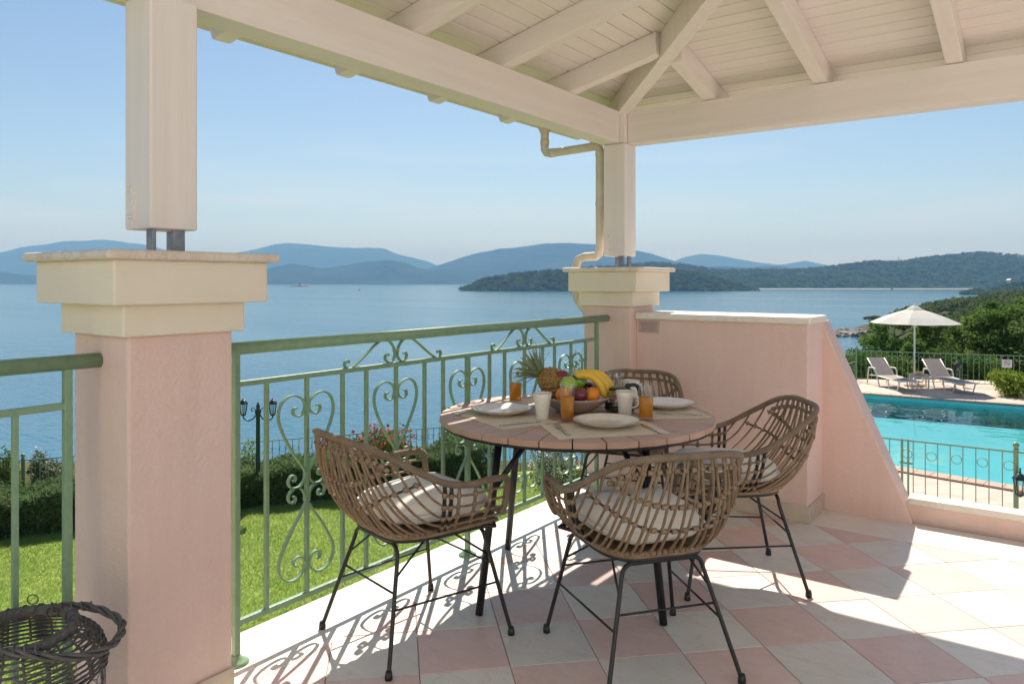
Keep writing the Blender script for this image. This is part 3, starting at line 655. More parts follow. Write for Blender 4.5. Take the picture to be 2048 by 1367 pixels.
def cutlery(kind, p, q, lab):
    d = Vector((q[0]-p[0], q[1]-p[1], 0)); L = .20; rz = math.atan2(d.y, d.x)
    t = empty(kind, (*p, ZP+.0004), rz, lab, kind.replace('table_', ''), 'steel ' + ('forks' if 'fork' in kind else 'knives'))
    m = MB()                                      # handle from x=L back to the head at x=0
    def strip(pts): 
        vs = []
        for x, w, z, h in pts: vs += [(x,-w,z),(x,w,z),(x,w,z+h),(x,-w,z+h)]
        n = len(pts); m.add(vs, [(4*i+a, 4*i+(a+1)%4, 4*i+4+(a+1)%4, 4*i+4+a) for i in range(n-1) for a in range(4)]+[(3,2,1,0),tuple(4*(n-1)+a for a in range(4))])
    if kind == 'table_fork':
        strip([(.045,.011,.004,.002),(.06,.010,.003,.002),(.075,.004,.006,.0025),(.10,.0035,.006,.003),(.19,.0075,.001,.003),(.20,.006,.001,.0025)])
        m.build('handle', M['cutlery'], t); m = MB()
        for k in range(4): 
            w = -.0085+k*.0057; m.box(0,.047,w-.0013,w+.0013,.0045+.001*k%2*0,.0062)
        o = m.build('tines', M['cutlery'], t); o['kind'] = 'stuff'
    else:
        strip([(0,.001,.001,.0012),(.01,.005,.001,.0014),(.03,.0085,.001,.0016),(.10,.0085,.001,.0018)]); m.build('blade', M['cutlery'], t); m = MB()
        strip([(.099,.0045,.0008,.003),(.105,.0055,.0004,.0048),(.195,.0065,.0004,.005),(.20,.005,.0008,.004)]); m.build('handle', M['cutlery'], t)
cutlery('table_fork', (-1.642,2.551), (-1.473,2.398), 'steel fork on the mat by the open floor')
cutlery('table_knife', (-1.375,2.779), (-1.233,2.661), 'steel knife on the mat by the open floor')
cutlery('table_knife', (-1.735,2.59), (-1.822,2.40), 'steel knife on the mat facing the railing chair')
cutlery('table_fork', (-2.10,2.69), (-2.125,2.49), 'steel fork peeping out from the plate facing the railing chair')
cutlery('table_fork', (-1.425,3.03), (-1.245,3.12), 'steel fork on the mat facing the parapet wall')
# fruit bowl
BO = (-1.765, 2.90)
t = empty('fruit_bowl', (*BO, TZ+.0005), 0, 'wide pale stoneware bowl heaped with fruit', 'bowl')
M['bowl'] = pmat('grey_pink_glaze', (.55,.45,.40), (.46,.37,.33), 30, .3)
MB().lathe([(.001,0),(.075,0),(.085,.006),(.13,.035),(.165,.062),(.172,.068),(.170,.071),(.160,.064),(.125,.042),(.08,.014),(.001,.011)], 48, caps=False).build('dish', M['bowl'], t)
def bw(dx, dy, dz): return (BO[0]+dx*RV[0]+dy*FV[0], BO[1]+dx*RV[1]+dy*FV[1], TZ+dz)
def apple(p, r, c1, c2, lab, stem=True):
    t = empty('apple', p, random.uniform(0,6), lab, 'apple', 'apples in the fruit bowl')
    m = pmat('apple_skin', c1, c2, 9, .22, coat=.4, lo=.42, hi=.7, stretch=(1,1,.35))
    prof = []
    for i in range(17):
        a = math.pi*i/16; rr = r*math.sin(a)*(1+.06*math.cos(a)); zz = -r*.92*math.cos(a)
        if i > 13: zz -= r*.5*((i-13)/3)**2*.55
        if i < 2: zz += r*.12*(2-i)
        prof.append((max(rr,.0006), zz))
    MB().lathe(prof, 28, caps=False).build('flesh', m, t)
    if stem: MB().tube([(0,0,r*.5),(.001,.001,r*.8),(.004,.002,r*1.05)], .0016, 6).build('stem', M['brownrim'], t)
GA = ((.30,.44,.05), (.40,.50,.10)); RA = ((.16,.012,.018), (.28,.04,.03))
apple(bw(-.055,.03,.148), .040, *RA, 'dark red apple beside the pineapple')
apple(bw(-.03,-.055,.128), .041, *GA, 'pale green apple at the front of the bowl')
apple(bw(.012,.0,.135), .040, (.20,.36,.03), (.28,.42,.06), 'deeper green apple against the bananas')
apple(bw(.018,-.085,.087), .036, (.10,.012,.03), (.20,.03,.04), 'dark plum coloured apple at the bowl rim')
apple(bw(.065,.03,.098), .034, (.06,.008,.02), (.10,.02,.03), 'almost black plum under the bananas', False)
def orange(p, r, lab):
    t = empty('orange', p, 0, lab, 'orange', 'oranges in the fruit bowl')
    m = pmat('orange_peel', (.80,.27,.02), (.74,.22,.015), 12, .4, .35, 220, bump_dist=.002); MB().ball((0,0,0), r, 28, 18).build('peel', m, t)
    MB().lathe([(.004,r*.98),(.003,r*1.03)], 8).build('stem_button', M['brownrim'], t)
orange(bw(.075,-.075,.083), .034, 'orange resting at the bowl rim beneath the bananas')
orange(bw(-.055,-.085,.085), .035, 'orange half hidden behind the juice tumbler')
orange(bw(.02,.09,.10), .035, 'orange at the back of the bowl')
t = empty('banana_bunch', bw(.055,-.03,.088), YAW, 'bunch of ripe yellow bananas arching over the bowl', 'bananas'); t.scale = (.88,.88,.88)
M['banana'] = pmat('banana_skin', (.80,.50,.05), (.72,.46,.06), 8, .42)
M['bananatip'] = pmat('banana_tip', (.10,.085,.03), None, rough=.7)
for k, (oy, ang, ln) in enumerate(((-.022, -.02, 1.0), (.008, .10, 1.02), (.034, .2, .97))):
    C0 = [(-.062,.078),(-.045,.090),(-.012,.092),(.030,.078),(.062,.045),(.082,.0),(.092,-.028)]
    pts = catmull([(x*ln+(.026*k if x > -.04 else 0), oy*.6+ang*max(0,x)*.6, z*ln+.003*k) for x, z in C0], 5)
    n = len(pts); rad = [.0065 if i < 2 else min(.0215, .009+.0032*i, .007+.003*(n-1-i)) for i in range(n)]
    o = MB().tube(pts, rad, 6, up=(0,1,0)).build('banana', M['banana'], t)
    MB().ball(pts[-1], .0055, 8, 6).build('tip', M['bananatip'], o)
MB().tube([(-.052,-.016,.085),(-.068,.004,.074),(-.082,.01,.068)], [.011,.012,.009], 8).build('stem', M['bananatip'], t)
# pineapple lying in the bowl, crown towards the railing
PA = Vector(bw(-.085,.045,.118)); ax = (Vector(bw(-.205,.10,.20)) - PA).normalized()
t = empty('pineapple', PA, 0, 'ripe pineapple with spiky grey green crown lying in the bowl', 'pineapple')
t.rotation_euler = ax.to_track_quat('Z', 'Y').to_euler(); t.scale = (1.14,1.14,1.14)
M['pine'] = pmat('pineapple_skin', (.42,.24,.06), (.20,.13,.05), 90, .6, .4, 120, lo=.4, hi=.6)
m = MB(); nu, nv = 13, 11
for j in range(nv):
    for i in range(nu):
        def q(ii, jj, h):
            a = 2*math.pi*(ii + .5*(jj % 2))/nu; f = (jj+.5)/nv; r = .052*math.sqrt(max(.02, 1-abs(2*f-1)**2.6))+h
            return (r*math.cos(a), r*math.sin(a), -.075+.15*f)
        c = Vector(q(i,j,.007)); a = 2*math.pi*(i+.5*(j%2))/nu; f = (j+.5)/nv; r = .052*math.sqrt(max(.02,1-abs(2*f-1)**2.6)); da = math.pi/nu*.96; dz = .0075
        def w(aa, zz): 
            ff = (zz+.075)/.15; rr = .052*math.sqrt(max(.02, 1-min(1,abs(2*ff-1))**2.6)); return (rr*math.cos(aa), rr*math.sin(aa), zz)
        z = -.075+.15*f
        e = [w(a-da, z), w(a-da*.5, z-dz), w(a+da*.5, z-dz), w(a+da, z), w(a+da*.5, z+dz), w(a-da*.5, z+dz)]
        m.add(e+[tuple(c)], [(k, (k+1)%6, 6) for k in range(6)])
m.build('skin_eyes', M['pine'], t)['kind'] = 'stuff'
MB().lathe([(.052*math.sqrt(max(.0005,1-abs(2*f-1)**2.6))*.985, -.075+.15*f) for f in np.linspace(0,1,15)], 26, caps=False).build('flesh', M['pine'], t)
M['pleaf'] = pmat('pineapple_leaf', (.26,.31,.17), (.17,.22,.11), 12, .5, transl=.15)
for k in range(38):
    a = k*2.4; lv = k/38; out = .25+1.05*(1-lv)*random.uniform(.7,1.1); L = .06+.065*math.sin(math.pi*min(1,lv*.9+.25)); w = .011*(1-.3*lv)
    d = Vector((math.cos(a), math.sin(a), 0)); s = Vector((-d.y, d.x, 0)); b0 = Vector((0,0,.068+.025*lv)) + d*.012
    vs = []; pp = b0.copy(); el = math.pi/2 - out*.6
    for i in range(5):
        f = i/4; ww = w*(1-f**1.6)+.0006
        vs += [pp + s*ww + d*.002, pp - d*.0015*(1-f), pp - s*ww + d*.002]
        el -= out*.16; pp = pp + (d*math.cos(el) + Vector((0,0,1))*math.sin(el))*L/4
    MB().add(vs, [(3*i,3*i+1,3*i+4,3*i+3) for i in range(4)]+[(3*i+1,3*i+2,3*i+5,3*i+4) for i in range(4)], True).build('crown_leaf', M['pleaf'], t)
# coffee pot
t = empty('coffee_pot', (-1.578, 2.985, TZ+.0005), YAW+.15, 'glass coffee pot with black handle and lid half full of coffee', 'coffee pot')
M['coffee'] = pmat('black_coffee', (.012,.006,.004), None, rough=.1)
M['blackplastic'] = pmat('black_plastic', (.015,.016,.02), None, rough=.22)
MB().lathe([(.001,.002),(.062,.002),(.066,.008),(.068,.035),(.066,.06),(.055,.085),(.046,.098),(.047,.104),(.0455,.104),(.0445,.098),(.053,.084),(.0645,.06),(.0665,.035),(.064,.009),(.001,.005)], 40, caps=False).build('jug', M['glass'], t)
MB().lathe([(.001,.0065),(.0635,.0095),(.0655,.035),(.065,.046),(.001,.046)], 36, caps=False).build('coffee', M['coffee'], t)
MB().lathe([(.001,.116),(.03,.115),(.048,.108),(.051,.102),(.047,.101),(.001,.103)], 32, caps=False).build('lid', M['blackplastic'], t)
MB().tube(catmull([(.03,0,.112),(.055,0,.122),(.078,0,.118),(.09,0,.095),(.092,0,.06),(.085,0,.03),(.068,0,.02)], 5), .0085, 10, sx=1.2, up=(0,1,0)).build('handle', M['blackplastic'], t)
MB().tube(catmull([(.026,0,.116),(.034,0,.124),(.042,0,.124)], 4), .006, 8).build('thumb_lever', M['blackplastic'], t)
MB().lathe([(.0672,.016),(.0692,.018),(.0692,.027),(.0672,.029)], 36, caps=False).build('band', M['blackplastic'], t)

# ------------------------------------------------------------------ wicker basket
M['wicker'] = pmat('dark_grey_wicker', (.075,.07,.068), (.13,.12,.115), 40, .6, .3, 120)
BK = (-2.05-.05*RV[0], .80-.05*RV[1])
t = empty('wicker_basket', (*BK, 0), 0, 'dark grey wicker and wire basket with twisted handle folded over', 'basket'); t.scale = (1, 1, .90)
prof = [(.135,.515),(.150,.503),(.168,.487),(.182,.470),(.192,.452),(.197,.434),(.199,.416),(.199,.400)]
def ring(r, z, amp, ph, n=72, nw=12): return [(( r+amp*math.sin(nw*a+ph))*math.cos(a), (r+amp*math.sin(nw*a+ph))*math.sin(a), z+.002*math.sin(3*a+ph)) for a in np.linspace(0, 2*math.pi, n, endpoint=False)]
for k in range(20):
    f = k/19*(len(prof)-1); i = min(int(f), len(prof)-2); q = f-i; r = prof[i][0]*(1-q)+prof[i+1][0]*q; z = prof[i][1]*(1-q)+prof[i+1][1]*q
    MB().tube(ring(r, z, .0045, math.pi*(k % 2)), .0031, 6, True).build('weave_rod', M['wicker'], t)
for k in range(24):
    a = 2*math.pi*k/24; MB().tube([(r*math.cos(a), r*math.sin(a), z) for r, z in prof], .0032, 6).build('stake', M['wicker'], t)
MB().tube([(.128*math.cos(a), .128*math.sin(a), .52) for a in np.linspace(0, 2*math.pi, 60, endpoint=False)], .011, 8, True, sx=1.4).build('rim_band', M['wicker'], t)
for k in range(22):
    a = 2*math.pi*k/22; MB().tube([((.128+.0125*math.cos(b))*math.cos(a+.05*b), (.128+.0125*math.cos(b))*math.sin(a+.05*b), .52+.017*math.sin(b)) for b in np.linspace(0, 2*math.pi, 12, endpoint=False)], .0022, 5, True).build('rim_wrap', M['wicker'], t)
th0 = YAW + R_(4)
hd = Vector((math.cos(th0), math.sin(th0), 0)); hs = Vector((-hd.y, hd.x, 0))
base = [hs*.115+hd*.03+Vector((0,0,.532)), hs*.125+hd*.09+Vector((0,0,.530)), hs*.115+hd*.16+Vector((0,0,.515)), hs*.075+hd*.222+Vector((0,0,.498)), hd*.242+Vector((0,0,.488)), -hs*.075+hd*.222+Vector((0,0,.492)), -hs*.115+hd*.15+Vector((0,0,.508)), -hs*.125+hd*.07+Vector((0,0,.53)), -hs*.118+hd*.02+Vector((0,0,.533))]
bp_ = catmull(base, 10)
for k in range(3):
    pts = []
    for i, p in enumerate(bp_):
        tn = (bp_[min(i+1,len(bp_)-1)]-bp_[max(i-1,0)]).normalized(); u = Vector((0,0,1)); u = (u-tn*u.dot(tn)).normalized(); w = tn.cross(u); a = i*.30+k*2.094
        pts.append(p + (u*math.cos(a)+w*math.sin(a))*.0068)
    MB().tube(pts, .0052, 7).build('handle_strand', M['wicker'], t)
for q in (bp_[2], bp_[-3]): MB().tube([q+Vector((0,0,.012*math.sin(a)))+hs*.012*math.cos(a)+hd*(.004*a-.02) for a in np.linspace(0, 30, 90)], .0022, 5).build('handle_binding', M['wicker'], t)
for sgn in (-1, 1):
    c0 = hs*.128*sgn - hd*.03 + Vector((0,0,.55)); MB().tube([c0+hd*.014*math.cos(a)+Vector((0,0,.014*math.sin(a))) for a in np.linspace(0, 2*math.pi, 20, endpoint=False)], .0018, 5, True).build('wire_ring', M['wicker'], t)
wire = MB(); nh = 22; rw = .194
for j in range(8):
    for i in range(nh):
        a = 2*math.pi*(i+.5*(j % 2))/nh; da = math.pi/nh; z = .392-.048*j
        def w(aa, zz): return (rw*math.cos(aa), rw*math.sin(aa), zz)
        wire.tube([w(a-da, z-.012), w(a, z), w(a+da, z-.012)], .0013, 4); wire.tube([w(a+da, z-.012), w(a+da, z-.036)], .0016, 4)
wire.build('wire_mesh', M['steel'], t)['kind'] = 'stuff'
for k in range(6):
    a = 2*math.pi*k/6+.3; MB().tube([(.196*math.cos(a), .196*math.sin(a), .405), (.196*math.cos(a), .196*math.sin(a), .02)], .0055, 7).build('upright', M['wicker'], t)
MB().lathe([(.001,.001),(.198,.001),(.2,.02),(.196,.035),(.001,.03)], 40, caps=False).build('base', M['wicker'], t)

# ------------------------------------------------------------------ ground, lawn, sea
SEA = -18.7
def smooth(a, b, x): t = np.clip((x-a)/(b-a), 0, 1); return t*t*(3-2*t)
def ground_z(px, b):
    left = np.where(b < 18.5, -3.02, np.maximum(-26, -3.02-(b-18.5)*.62))
    H = np.interp(px, [1600,1650,1700,1745,1800,1870,1950,2048,2250,2800,4500], [-26,-22.5,-19.3,-17.2,-14.0,-10.8,-8.2,-5.8,-2.5,1,4])
    near = np.where(b < 27.5, -3.7, np.maximum(-23, -3.7-(b-27.5)*.30))
    open_ = smooth(1790, 1960, px)               # water shows between the near bushes and the rocks only further along
    mid = np.where(b < 255, -23*(1-open_) + (H-1.5)*open_, H)
    right = np.where(b < 80, np.maximum(near, np.where(b > 55, (H-4)*open_-23*(1-open_), -99)), mid)
    right = np.where(b > 330, np.maximum(-26, H-(b-330)*.25), right)
    w = smooth(1560, 1660, px)
    return left*(1-w) + right*w
def polar(name, px0, px1, npx, bs, zf, mat, smooth_=True):
    pxs = np.linspace(px0, px1, npx); V = []
    for b in bs:
        for p in pxs:
            x, y = ground_at(p, b); V.append((x, y, zf(p, b)))
    n = npx; F = [(i*n+k, i*n+k+1, (i+1)*n+k+1, (i+1)*n+k) for i in range(len(bs)-1) for k in range(n-1)]
    return link(name, array_mesh(name, V, F, mat, smooth_))
M['earth'] = pmat('dry_earth_and_scrub', (.05,.07,.025), (.11,.105,.05), .6, .95, .6, 3, rnd=False, bump_dist=.2, spec=.05)
bs = list(np.linspace(1.5, 30, 20)) + list(np.linspace(33, 120, 20)) + list(np.linspace(130, 420, 30))
tag(polar('ground', -3500, 5600, 150, bs, lambda p, b: float(ground_z(np.array(p), np.array(b)))+(.35*math.sin(b*.35+p*.013)*min(1, max(0, b-60)/40)), M['earth']), kind='structure')
bx0 = MB().box(-60, 60, -60, -.5, -3.6, -3.05).build('rear_ground', M['earth']); tag(bx0, kind='structure')

hedge_line = [(-260,11.7),(0,12.5),(160,13.05),(480,14.2),(700,15.1),(970,16.2),(1180,17.1)]
HP = np.array([p for p, b in hedge_line], float); HB = np.array([b for p, b in hedge_line], float)
M['turf'] = pmat('turf', (.17,.27,.04), (.27,.35,.07), 2, .9, .5, 40, rnd=False, bump_dist=.02, spec=.1)
V = []; pxs = np.linspace(-700, 1330, 60); rows = 16
for r in range(rows):
    for p in pxs:
        b1 = float(np.interp(p, HP, HB))+.5; b0 = 2.6; b = b0+(b1-b0)*r/(rows-1); x, y = ground_at(p, b); V.append((x, y, -3.0))
F = [(i*60+k, i*60+k+1, (i+1)*60+k+1, (i+1)*60+k) for i in range(rows-1) for k in range(59)]
tag(link('lawn', array_mesh('lawn', V, F, M['turf'])), kind='structure')
M['grass'] = pmat('grass_blade', (.23,.325,.075), (.34,.40,.13), .7, .6, transl=.5, rnd=False, spec=.1)
n = 320000; rg = np.random.default_rng(3)
gp = rg.uniform(-120, 1250, n); gb = np.sqrt(rg.uniform(5.0**2, 17.2**2, n)); keep = gb < np.interp(gp, HP, HB)+.3; gp = gp[keep]; gb = gb[keep]; n = len(gp)
u = (gp-CXP)/FPX; P = np.stack([gb*(u*RV[0]+FV[0]), gb*(u*RV[1]+FV[1]), np.full(n, -3.0)], 1)
ang = rg.uniform(0, 6.28, n); lean = rg.normal(size=(n,2))*.022; hgt = rg.uniform(.02,.045, n); wd = rg.uniform(.003,.006, n)
dx = np.stack([np.cos(ang)*wd, np.sin(ang)*wd, np.zeros(n)], 1); tip = P + np.stack([lean[:,0], lean[:,1], hgt], 1)
V = np.stack([P-dx, P+dx, tip], 1).reshape(-1,3); F = np.arange(3*n).reshape(n,3)
tag(link('grass', array_mesh('grass', V, F, M['grass'])), 'short bright green lawn grass below the terrace', 'grass', kind='stuff')

def water_mat():
    m = bpy.data.materials.new('sea_water'); m.use_nodes = True; N = m.node_tree.nodes; L = m.node_tree.links; p = N['Principled BSDF']
    p.inputs['Base Color'].default_value = (.04,.14,.205,1); p.inputs['Roughness'].default_value = .12; p.inputs['IOR'].default_value = 1.33
    tc = N.new('ShaderNodeTexCoord'); mp = N.new('ShaderNodeMapping'); mp.inputs['Rotation'].default_value = (0,0,-YAW); mp.inputs['Scale'].default_value = (.4,1.0,1); L.new(tc.outputs['Object'], mp.inputs[0])
    a = N.new('ShaderNodeTexNoise'); a.inputs['Scale'].default_value = .9; a.inputs['Detail'].default_value = 5; L.new(mp.outputs[0], a.inputs['Vector'])
    b = N.new('ShaderNodeTexNoise'); b.inputs['Scale'].default_value = .12; b.inputs['Detail'].default_value = 3; L.new(mp.outputs[0], b.inputs['Vector'])
    ad = N.new('ShaderNodeMath'); ad.operation = 'MULTIPLY_ADD'; ad.inputs[1].default_value = 2.2; L.new(b.outputs['Fac'], ad.inputs[0]); L.new(a.outputs['Fac'], ad.inputs[2])
    bp = N.new('ShaderNodeBump'); bp.inputs['Strength'].default_value = .36; bp.inputs['Distance'].default_value = .35; L.new(ad.outputs[0], bp.inputs['Height']); L.new(bp.outputs[0], p.inputs['Normal'])
    mp2 = N.new('ShaderNodeMapping'); mp2.inputs['Rotation'].default_value = (0,0,-YAW+.25); mp2.inputs['Scale'].default_value = (.0012,.009,1); L.new(tc.outputs['Object'], mp2.inputs[0])   # wind lanes
    wl_ = N.new('ShaderNodeTexNoise'); wl_.inputs['Scale'].default_value = 1.0; wl_.inputs['Detail'].default_value = 5; L.new(mp2.outputs[0], wl_.inputs['Vector'])
    wr = N.new('ShaderNodeMapRange'); wr.inputs['From Min'].default_value = .38; wr.inputs['From Max'].default_value = .62; wr.inputs['To Min'].default_value = .25; wr.inputs['To Max'].default_value = .75; L.new(wl_.outputs['Fac'], wr.inputs['Value']); L.new(wr.outputs[0], bp.inputs['Strength'])
    return m
M['sea'] = water_mat()
bs2 = [20,40,70,110,170,260,400,600,900,1400,2100,3200,5000,8000,13500]
tag(polar('sea', -4600, 6600, 60, bs2, lambda p, b: SEA, M['sea']), kind='structure')

# ------------------------------------------------------------------ hills and mountains
def fbm(x, y, s, o=5, seed=0):
    r = np.zeros_like(x); a = 1.0; f = 1.0/s
    for k in range(o):
        ph = seed*1.7+k*2.3
        r += a*(np.sin(x*f+1.3*np.sin(y*f*1.1+ph)+ph)*np.cos(y*f*.9+1.1*np.sin(x*f*.8-ph)+ph*.7)); a *= .5; f *= 2.07
    return r
def ridge(name, prof, b0, b1, b2, mat, rough, label=None, rows=26, seed=0, npx=320):
    pp = np.array([p for p, q in prof], float); qq = np.array([q for p, q in prof], float)
    pxs = np.linspace(pp[0], pp[-1], npx); V = []
    bsr = np.concatenate([np.linspace(b0, b1, rows), np.linspace(b1, b2, 8)[1:]])
    ypx = np.interp(pxs, pp, qq); ypx = ypx + fbm(pxs, pxs*0, 26, 6, seed)*rough[0]*1.15
    top = height_at(ypx, b1)
    for b in bsr:
        f = (b-b0)/(b1-b0) if b <= b1 else 1-(b-b1)/(b2-b1)
        e = np.clip(f, 0, 1); prof_ = np.sin(e*math.pi/2)**1.15 if b <= b1 else e
        X = b*((pxs-CXP)/FPX*RV[0]+FV[0]); Y = b*((pxs-CXP)/FPX*RV[1]+FV[1])
        Z = (SEA-2)+(top-(SEA-2))*prof_ + fbm(X, Y, rough[1], 5, seed)*rough[2]*e*(1-e)*2.5
        V.append(np.stack([X, Y, Z], 1))
    V = np.concatenate(V); n = npx; F = [(i*n+k, i*n+k+1, (i+1)*n+k+1, (i+1)*n+k) for i in range(len(bsr)-1) for k in range(n-1)]
    o = link(name, array_mesh(name, V, F, mat, True)); tag(o, label, kind='structure'); return V.reshape(len(bsr), npx, 3)
M['hill'] = pmat('scrub_hillside', (.022,.04,.014), (.05,.062,.024), .012, .95, .8, .05, detail=8, rnd=False, bump_dist=6, spec=0)
M['mount'] = pmat('mountain_slope', (.02,.036,.028), (.048,.062,.045), .004, .95, .8, .012, detail=8, rnd=False, bump_dist=30, spec=0)
ridge('far_mountains', [(-700,520),(-400,512),(-150,515),(0,505),(45,496),(90,490),(130,485),(200,484),(270,487),(330,500),(400,512),(470,506),(515,497),(545,489),(575,485),(620,488),(690,497),(770,500),(800,512),(840,523),(870,533),(900,545),(940,556)], 7000, 9500, 11500, M['mount'], (.8,700,60), seed=1)
ridge('far_mountains', [(1300,545),(1340,525),(1370,514),(1400,508),(1430,510),(1470,517),(1520,525),(1560,530),(1590,526),(1610,522),(1640,527),(1680,534),(1760,540),(1900,530),(2100,525),(2500,520),(3000,530)], 7400, 9600, 11500, M['mount'], (.6,700,50), seed=2)
ridge('coastal_mountain', [(780,562),(830,548),(870,535),(910,522),(950,509),(1000,497),(1040,494),(1090,487),(1140,486),(1190,490),(1250,499),(1300,508),(1350,522),(1400,532),(1460,543),(1520,556)], 5300, 6900, 8200, M['mount'], (.5,500,45), seed=3)
ridge('coastal_hills', [(-700,545),(-300,540),(-100,546),(0,543),(50,548),(110,555),(200,558),(330,556),(450,552),(520,540),(550,533),(580,527),(610,531),(640,537),(700,529),(740,522),(775,520),(810,527),(840,536),(870,542),(910,540),(960,546),(1000,550),(1060,556),(1100,561)], 4700, 5600, 6400, M['mount'], (.8,300,25), seed=4)
ridge('coastal_hills', [(1340,550),(1370,540),(1410,533),(1450,532),(1500,536),(1540,532),(1570,533),(1610,540),(1650,548)], 4300, 5000, 5600, M['mount'], (.6,300,20), seed=5)
hillA = ridge('bay_hills', [(1150,545),(1220,537),(1290,527),(1330,529),(1363,534),(1427,543),(1473,541),(1604,540),(1675,534),(1729,528),(1796,525),(1853,517),(1906,509),(1960,506),(2048,514),(2150,510),(2300,500),(2600,490),(3000,500)], 1870, 2450, 3000, M['hill'], (.5,120,14), seed=6, rows=34, npx=260)
hillB = ridge('wooded_headland', [(922,580),(935,576),(950,569),(962,561),(985,555),(1030,549),(1080,545),(1130,541),(1200,536),(1270,534),(1340,541),(1400,549),(1440,560),(1490,574),(1520,583)], 1490, 1640, 1800, M['hill'], (.4,60,4), seed=7, rows=20)
hillC = ridge('near_promontory', [(1925,590),(1950,583),(1985,577),(2020,571),(2060,566),(2150,556),(2300,548),(2500,550)], 1080, 1180, 1300, M['hill'], (.5,60,3), seed=8, rows=14, npx=90)
M['sand'] = pmat('pale_beach', (.30,.27,.22), (.22,.20,.15), .05, .95, rnd=False)
V = []; 
for b, dz in ((1835, -.6), (1850, .5), (1880, 2.0)):
    for p in np.linspace(1470, 1950, 80): x, y = ground_at(p, b+8*math.sin(p*.021)); V.append((x, y, SEA+dz))
tag(link('beach', array_mesh('beach', V, [(i*80+k, i*80+k+1, (i+1)*80+k+1, (i+1)*80+k) for i in range(2) for k in range(79)], M['sand'], True)), kind='structure')

# ------------------------------------------------------------------ woods
def leafmat(name, c1, c2, sc, tr=.3): return pmat(name, c1, c2, sc, .7, transl=tr, rnd=False, spec=.06)
M['wood_far'] = leafmat('far_foliage', (.045,.075,.025), (.09,.12,.04), .03, .5)
M['wood_near'] = leafmat('wood_foliage', (.06,.095,.025), (.14,.165,.05), .15, .45)
def crowns(centres, radii, per, size, rg, flat=.8):
    out = []
    for c, r in zip(centres, radii):
        d = rg.normal(size=(per,3)); d /= np.linalg.norm(d,axis=1)[:,None]; d[:,2] = np.abs(d[:,2])*1.0-.25
        lump = 1+.25*np.sin(d[:,0]*5+c[0])*np.cos(d[:,1]*6+c[1])
        pts = np.array(c)+d*np.stack([r*lump, r*lump, r*flat*lump],1)*rg.uniform(.75,1.02,(per,1)); out.append(pts)
    return cards(np.concatenate(out), size, rg, 1.4)
rg = np.random.default_rng(11)
def pick(G, n, lo, hi, rmin, rmax):        # points on a hill grid
    rws, cl, _ = G.shape; cs = []; rs = []
    while len(cs) < n:
        i = rg.uniform(lo*(rws-1), hi*(rws-1)); j = rg.uniform(0, cl-1.001); a, b = int(i), int(j)
        p = G[a, b]+(G[min(a+1,rws-1), b]-G[a, b])*(i-a)+(G[a, b+1]-G[a, b])*(j-b)
        r = rg.uniform(rmin, rmax); cs.append(p+np.array([0,0,r*.3])); rs.append(r)
    return cs, rs
cs, rs = pick(hillB, 900, .03, .76, 4, 7.5); a = crowns(cs, rs, 46, 3.2, rg)
tag(link('headland_wood', array_mesh('headland_wood', *a, M['wood_far'])), 'dark wood covering the headland across the water', 'wood', kind='stuff')
cs, rs = pick(hillA, 5200, .05, .86, 4, 9); a1 = crowns(cs, rs, 14, 6.0, rg)
tag(link('hillside_wood', array_mesh('hillside_wood', *a1, M['wood_far'])), 'scrubby wood over the hills around the bay', 'wood', kind='stuff')
cs, rs = pick(hillC, 330, .03, .8, 3.5, 6.5); a2 = crowns(cs, rs, 40, 3.0, rg)
tag(link('promontory_wood', array_mesh('promontory_wood', *a2, M['wood_far'])), 'dark trees on the promontory at the end of the beach', 'wood', kind='stuff')
cs = []; rs = []
while len(cs) < 640:
    p = rg.uniform(1745, 2350); b = rg.uniform(150, 325); z = float(ground_z(np.array(p), np.array(b)))
    if z < -17.6: continue
    r = rg.uniform(2.0, 3.6)*(.6 if p < 1790 else 1); x, y = ground_at(p, b); cs.append((x, y, z+r*.55)); rs.append(r)
a3 = crowns(cs, rs, 170, .85, rg)
tag(link('shore_wood', array_mesh('shore_wood', *a3, M['wood_near'])), 'evergreen wood on the near shore behind the parasol', 'wood', kind='stuff')
# lone leaning tree on the point
M['bark'] = pmat('grey_bark', (.10,.075,.05), (.16,.12,.085), 6, .9, .5, 20)
x, y = ground_at(1757, 276); t = empty('shore_pine', (x, y, SEA+1.5), 0, 'lone leaning tree above the rocks at the tip of the point', 'tree')
MB().tube(catmull([(0,0,-1),(-.6*RV[0],-.6*RV[1],1.8),(-1.6*RV[0],-1.6*RV[1],3.2)], 5), [.3]*5+[.2]*6, 7).build('trunk', M['bark'], t)
a4 = crowns([(-3.4*RV[0],-3.4*RV[1],4.6),(-1.2*RV[0],-1.2*RV[1],4.9),(.9*RV[0],.9*RV[1],4.6)], [2.1,2.0,1.6], 260, .55, rg, .55)
link('crown', array_mesh('crown', *a4, M['wood_near']), t)
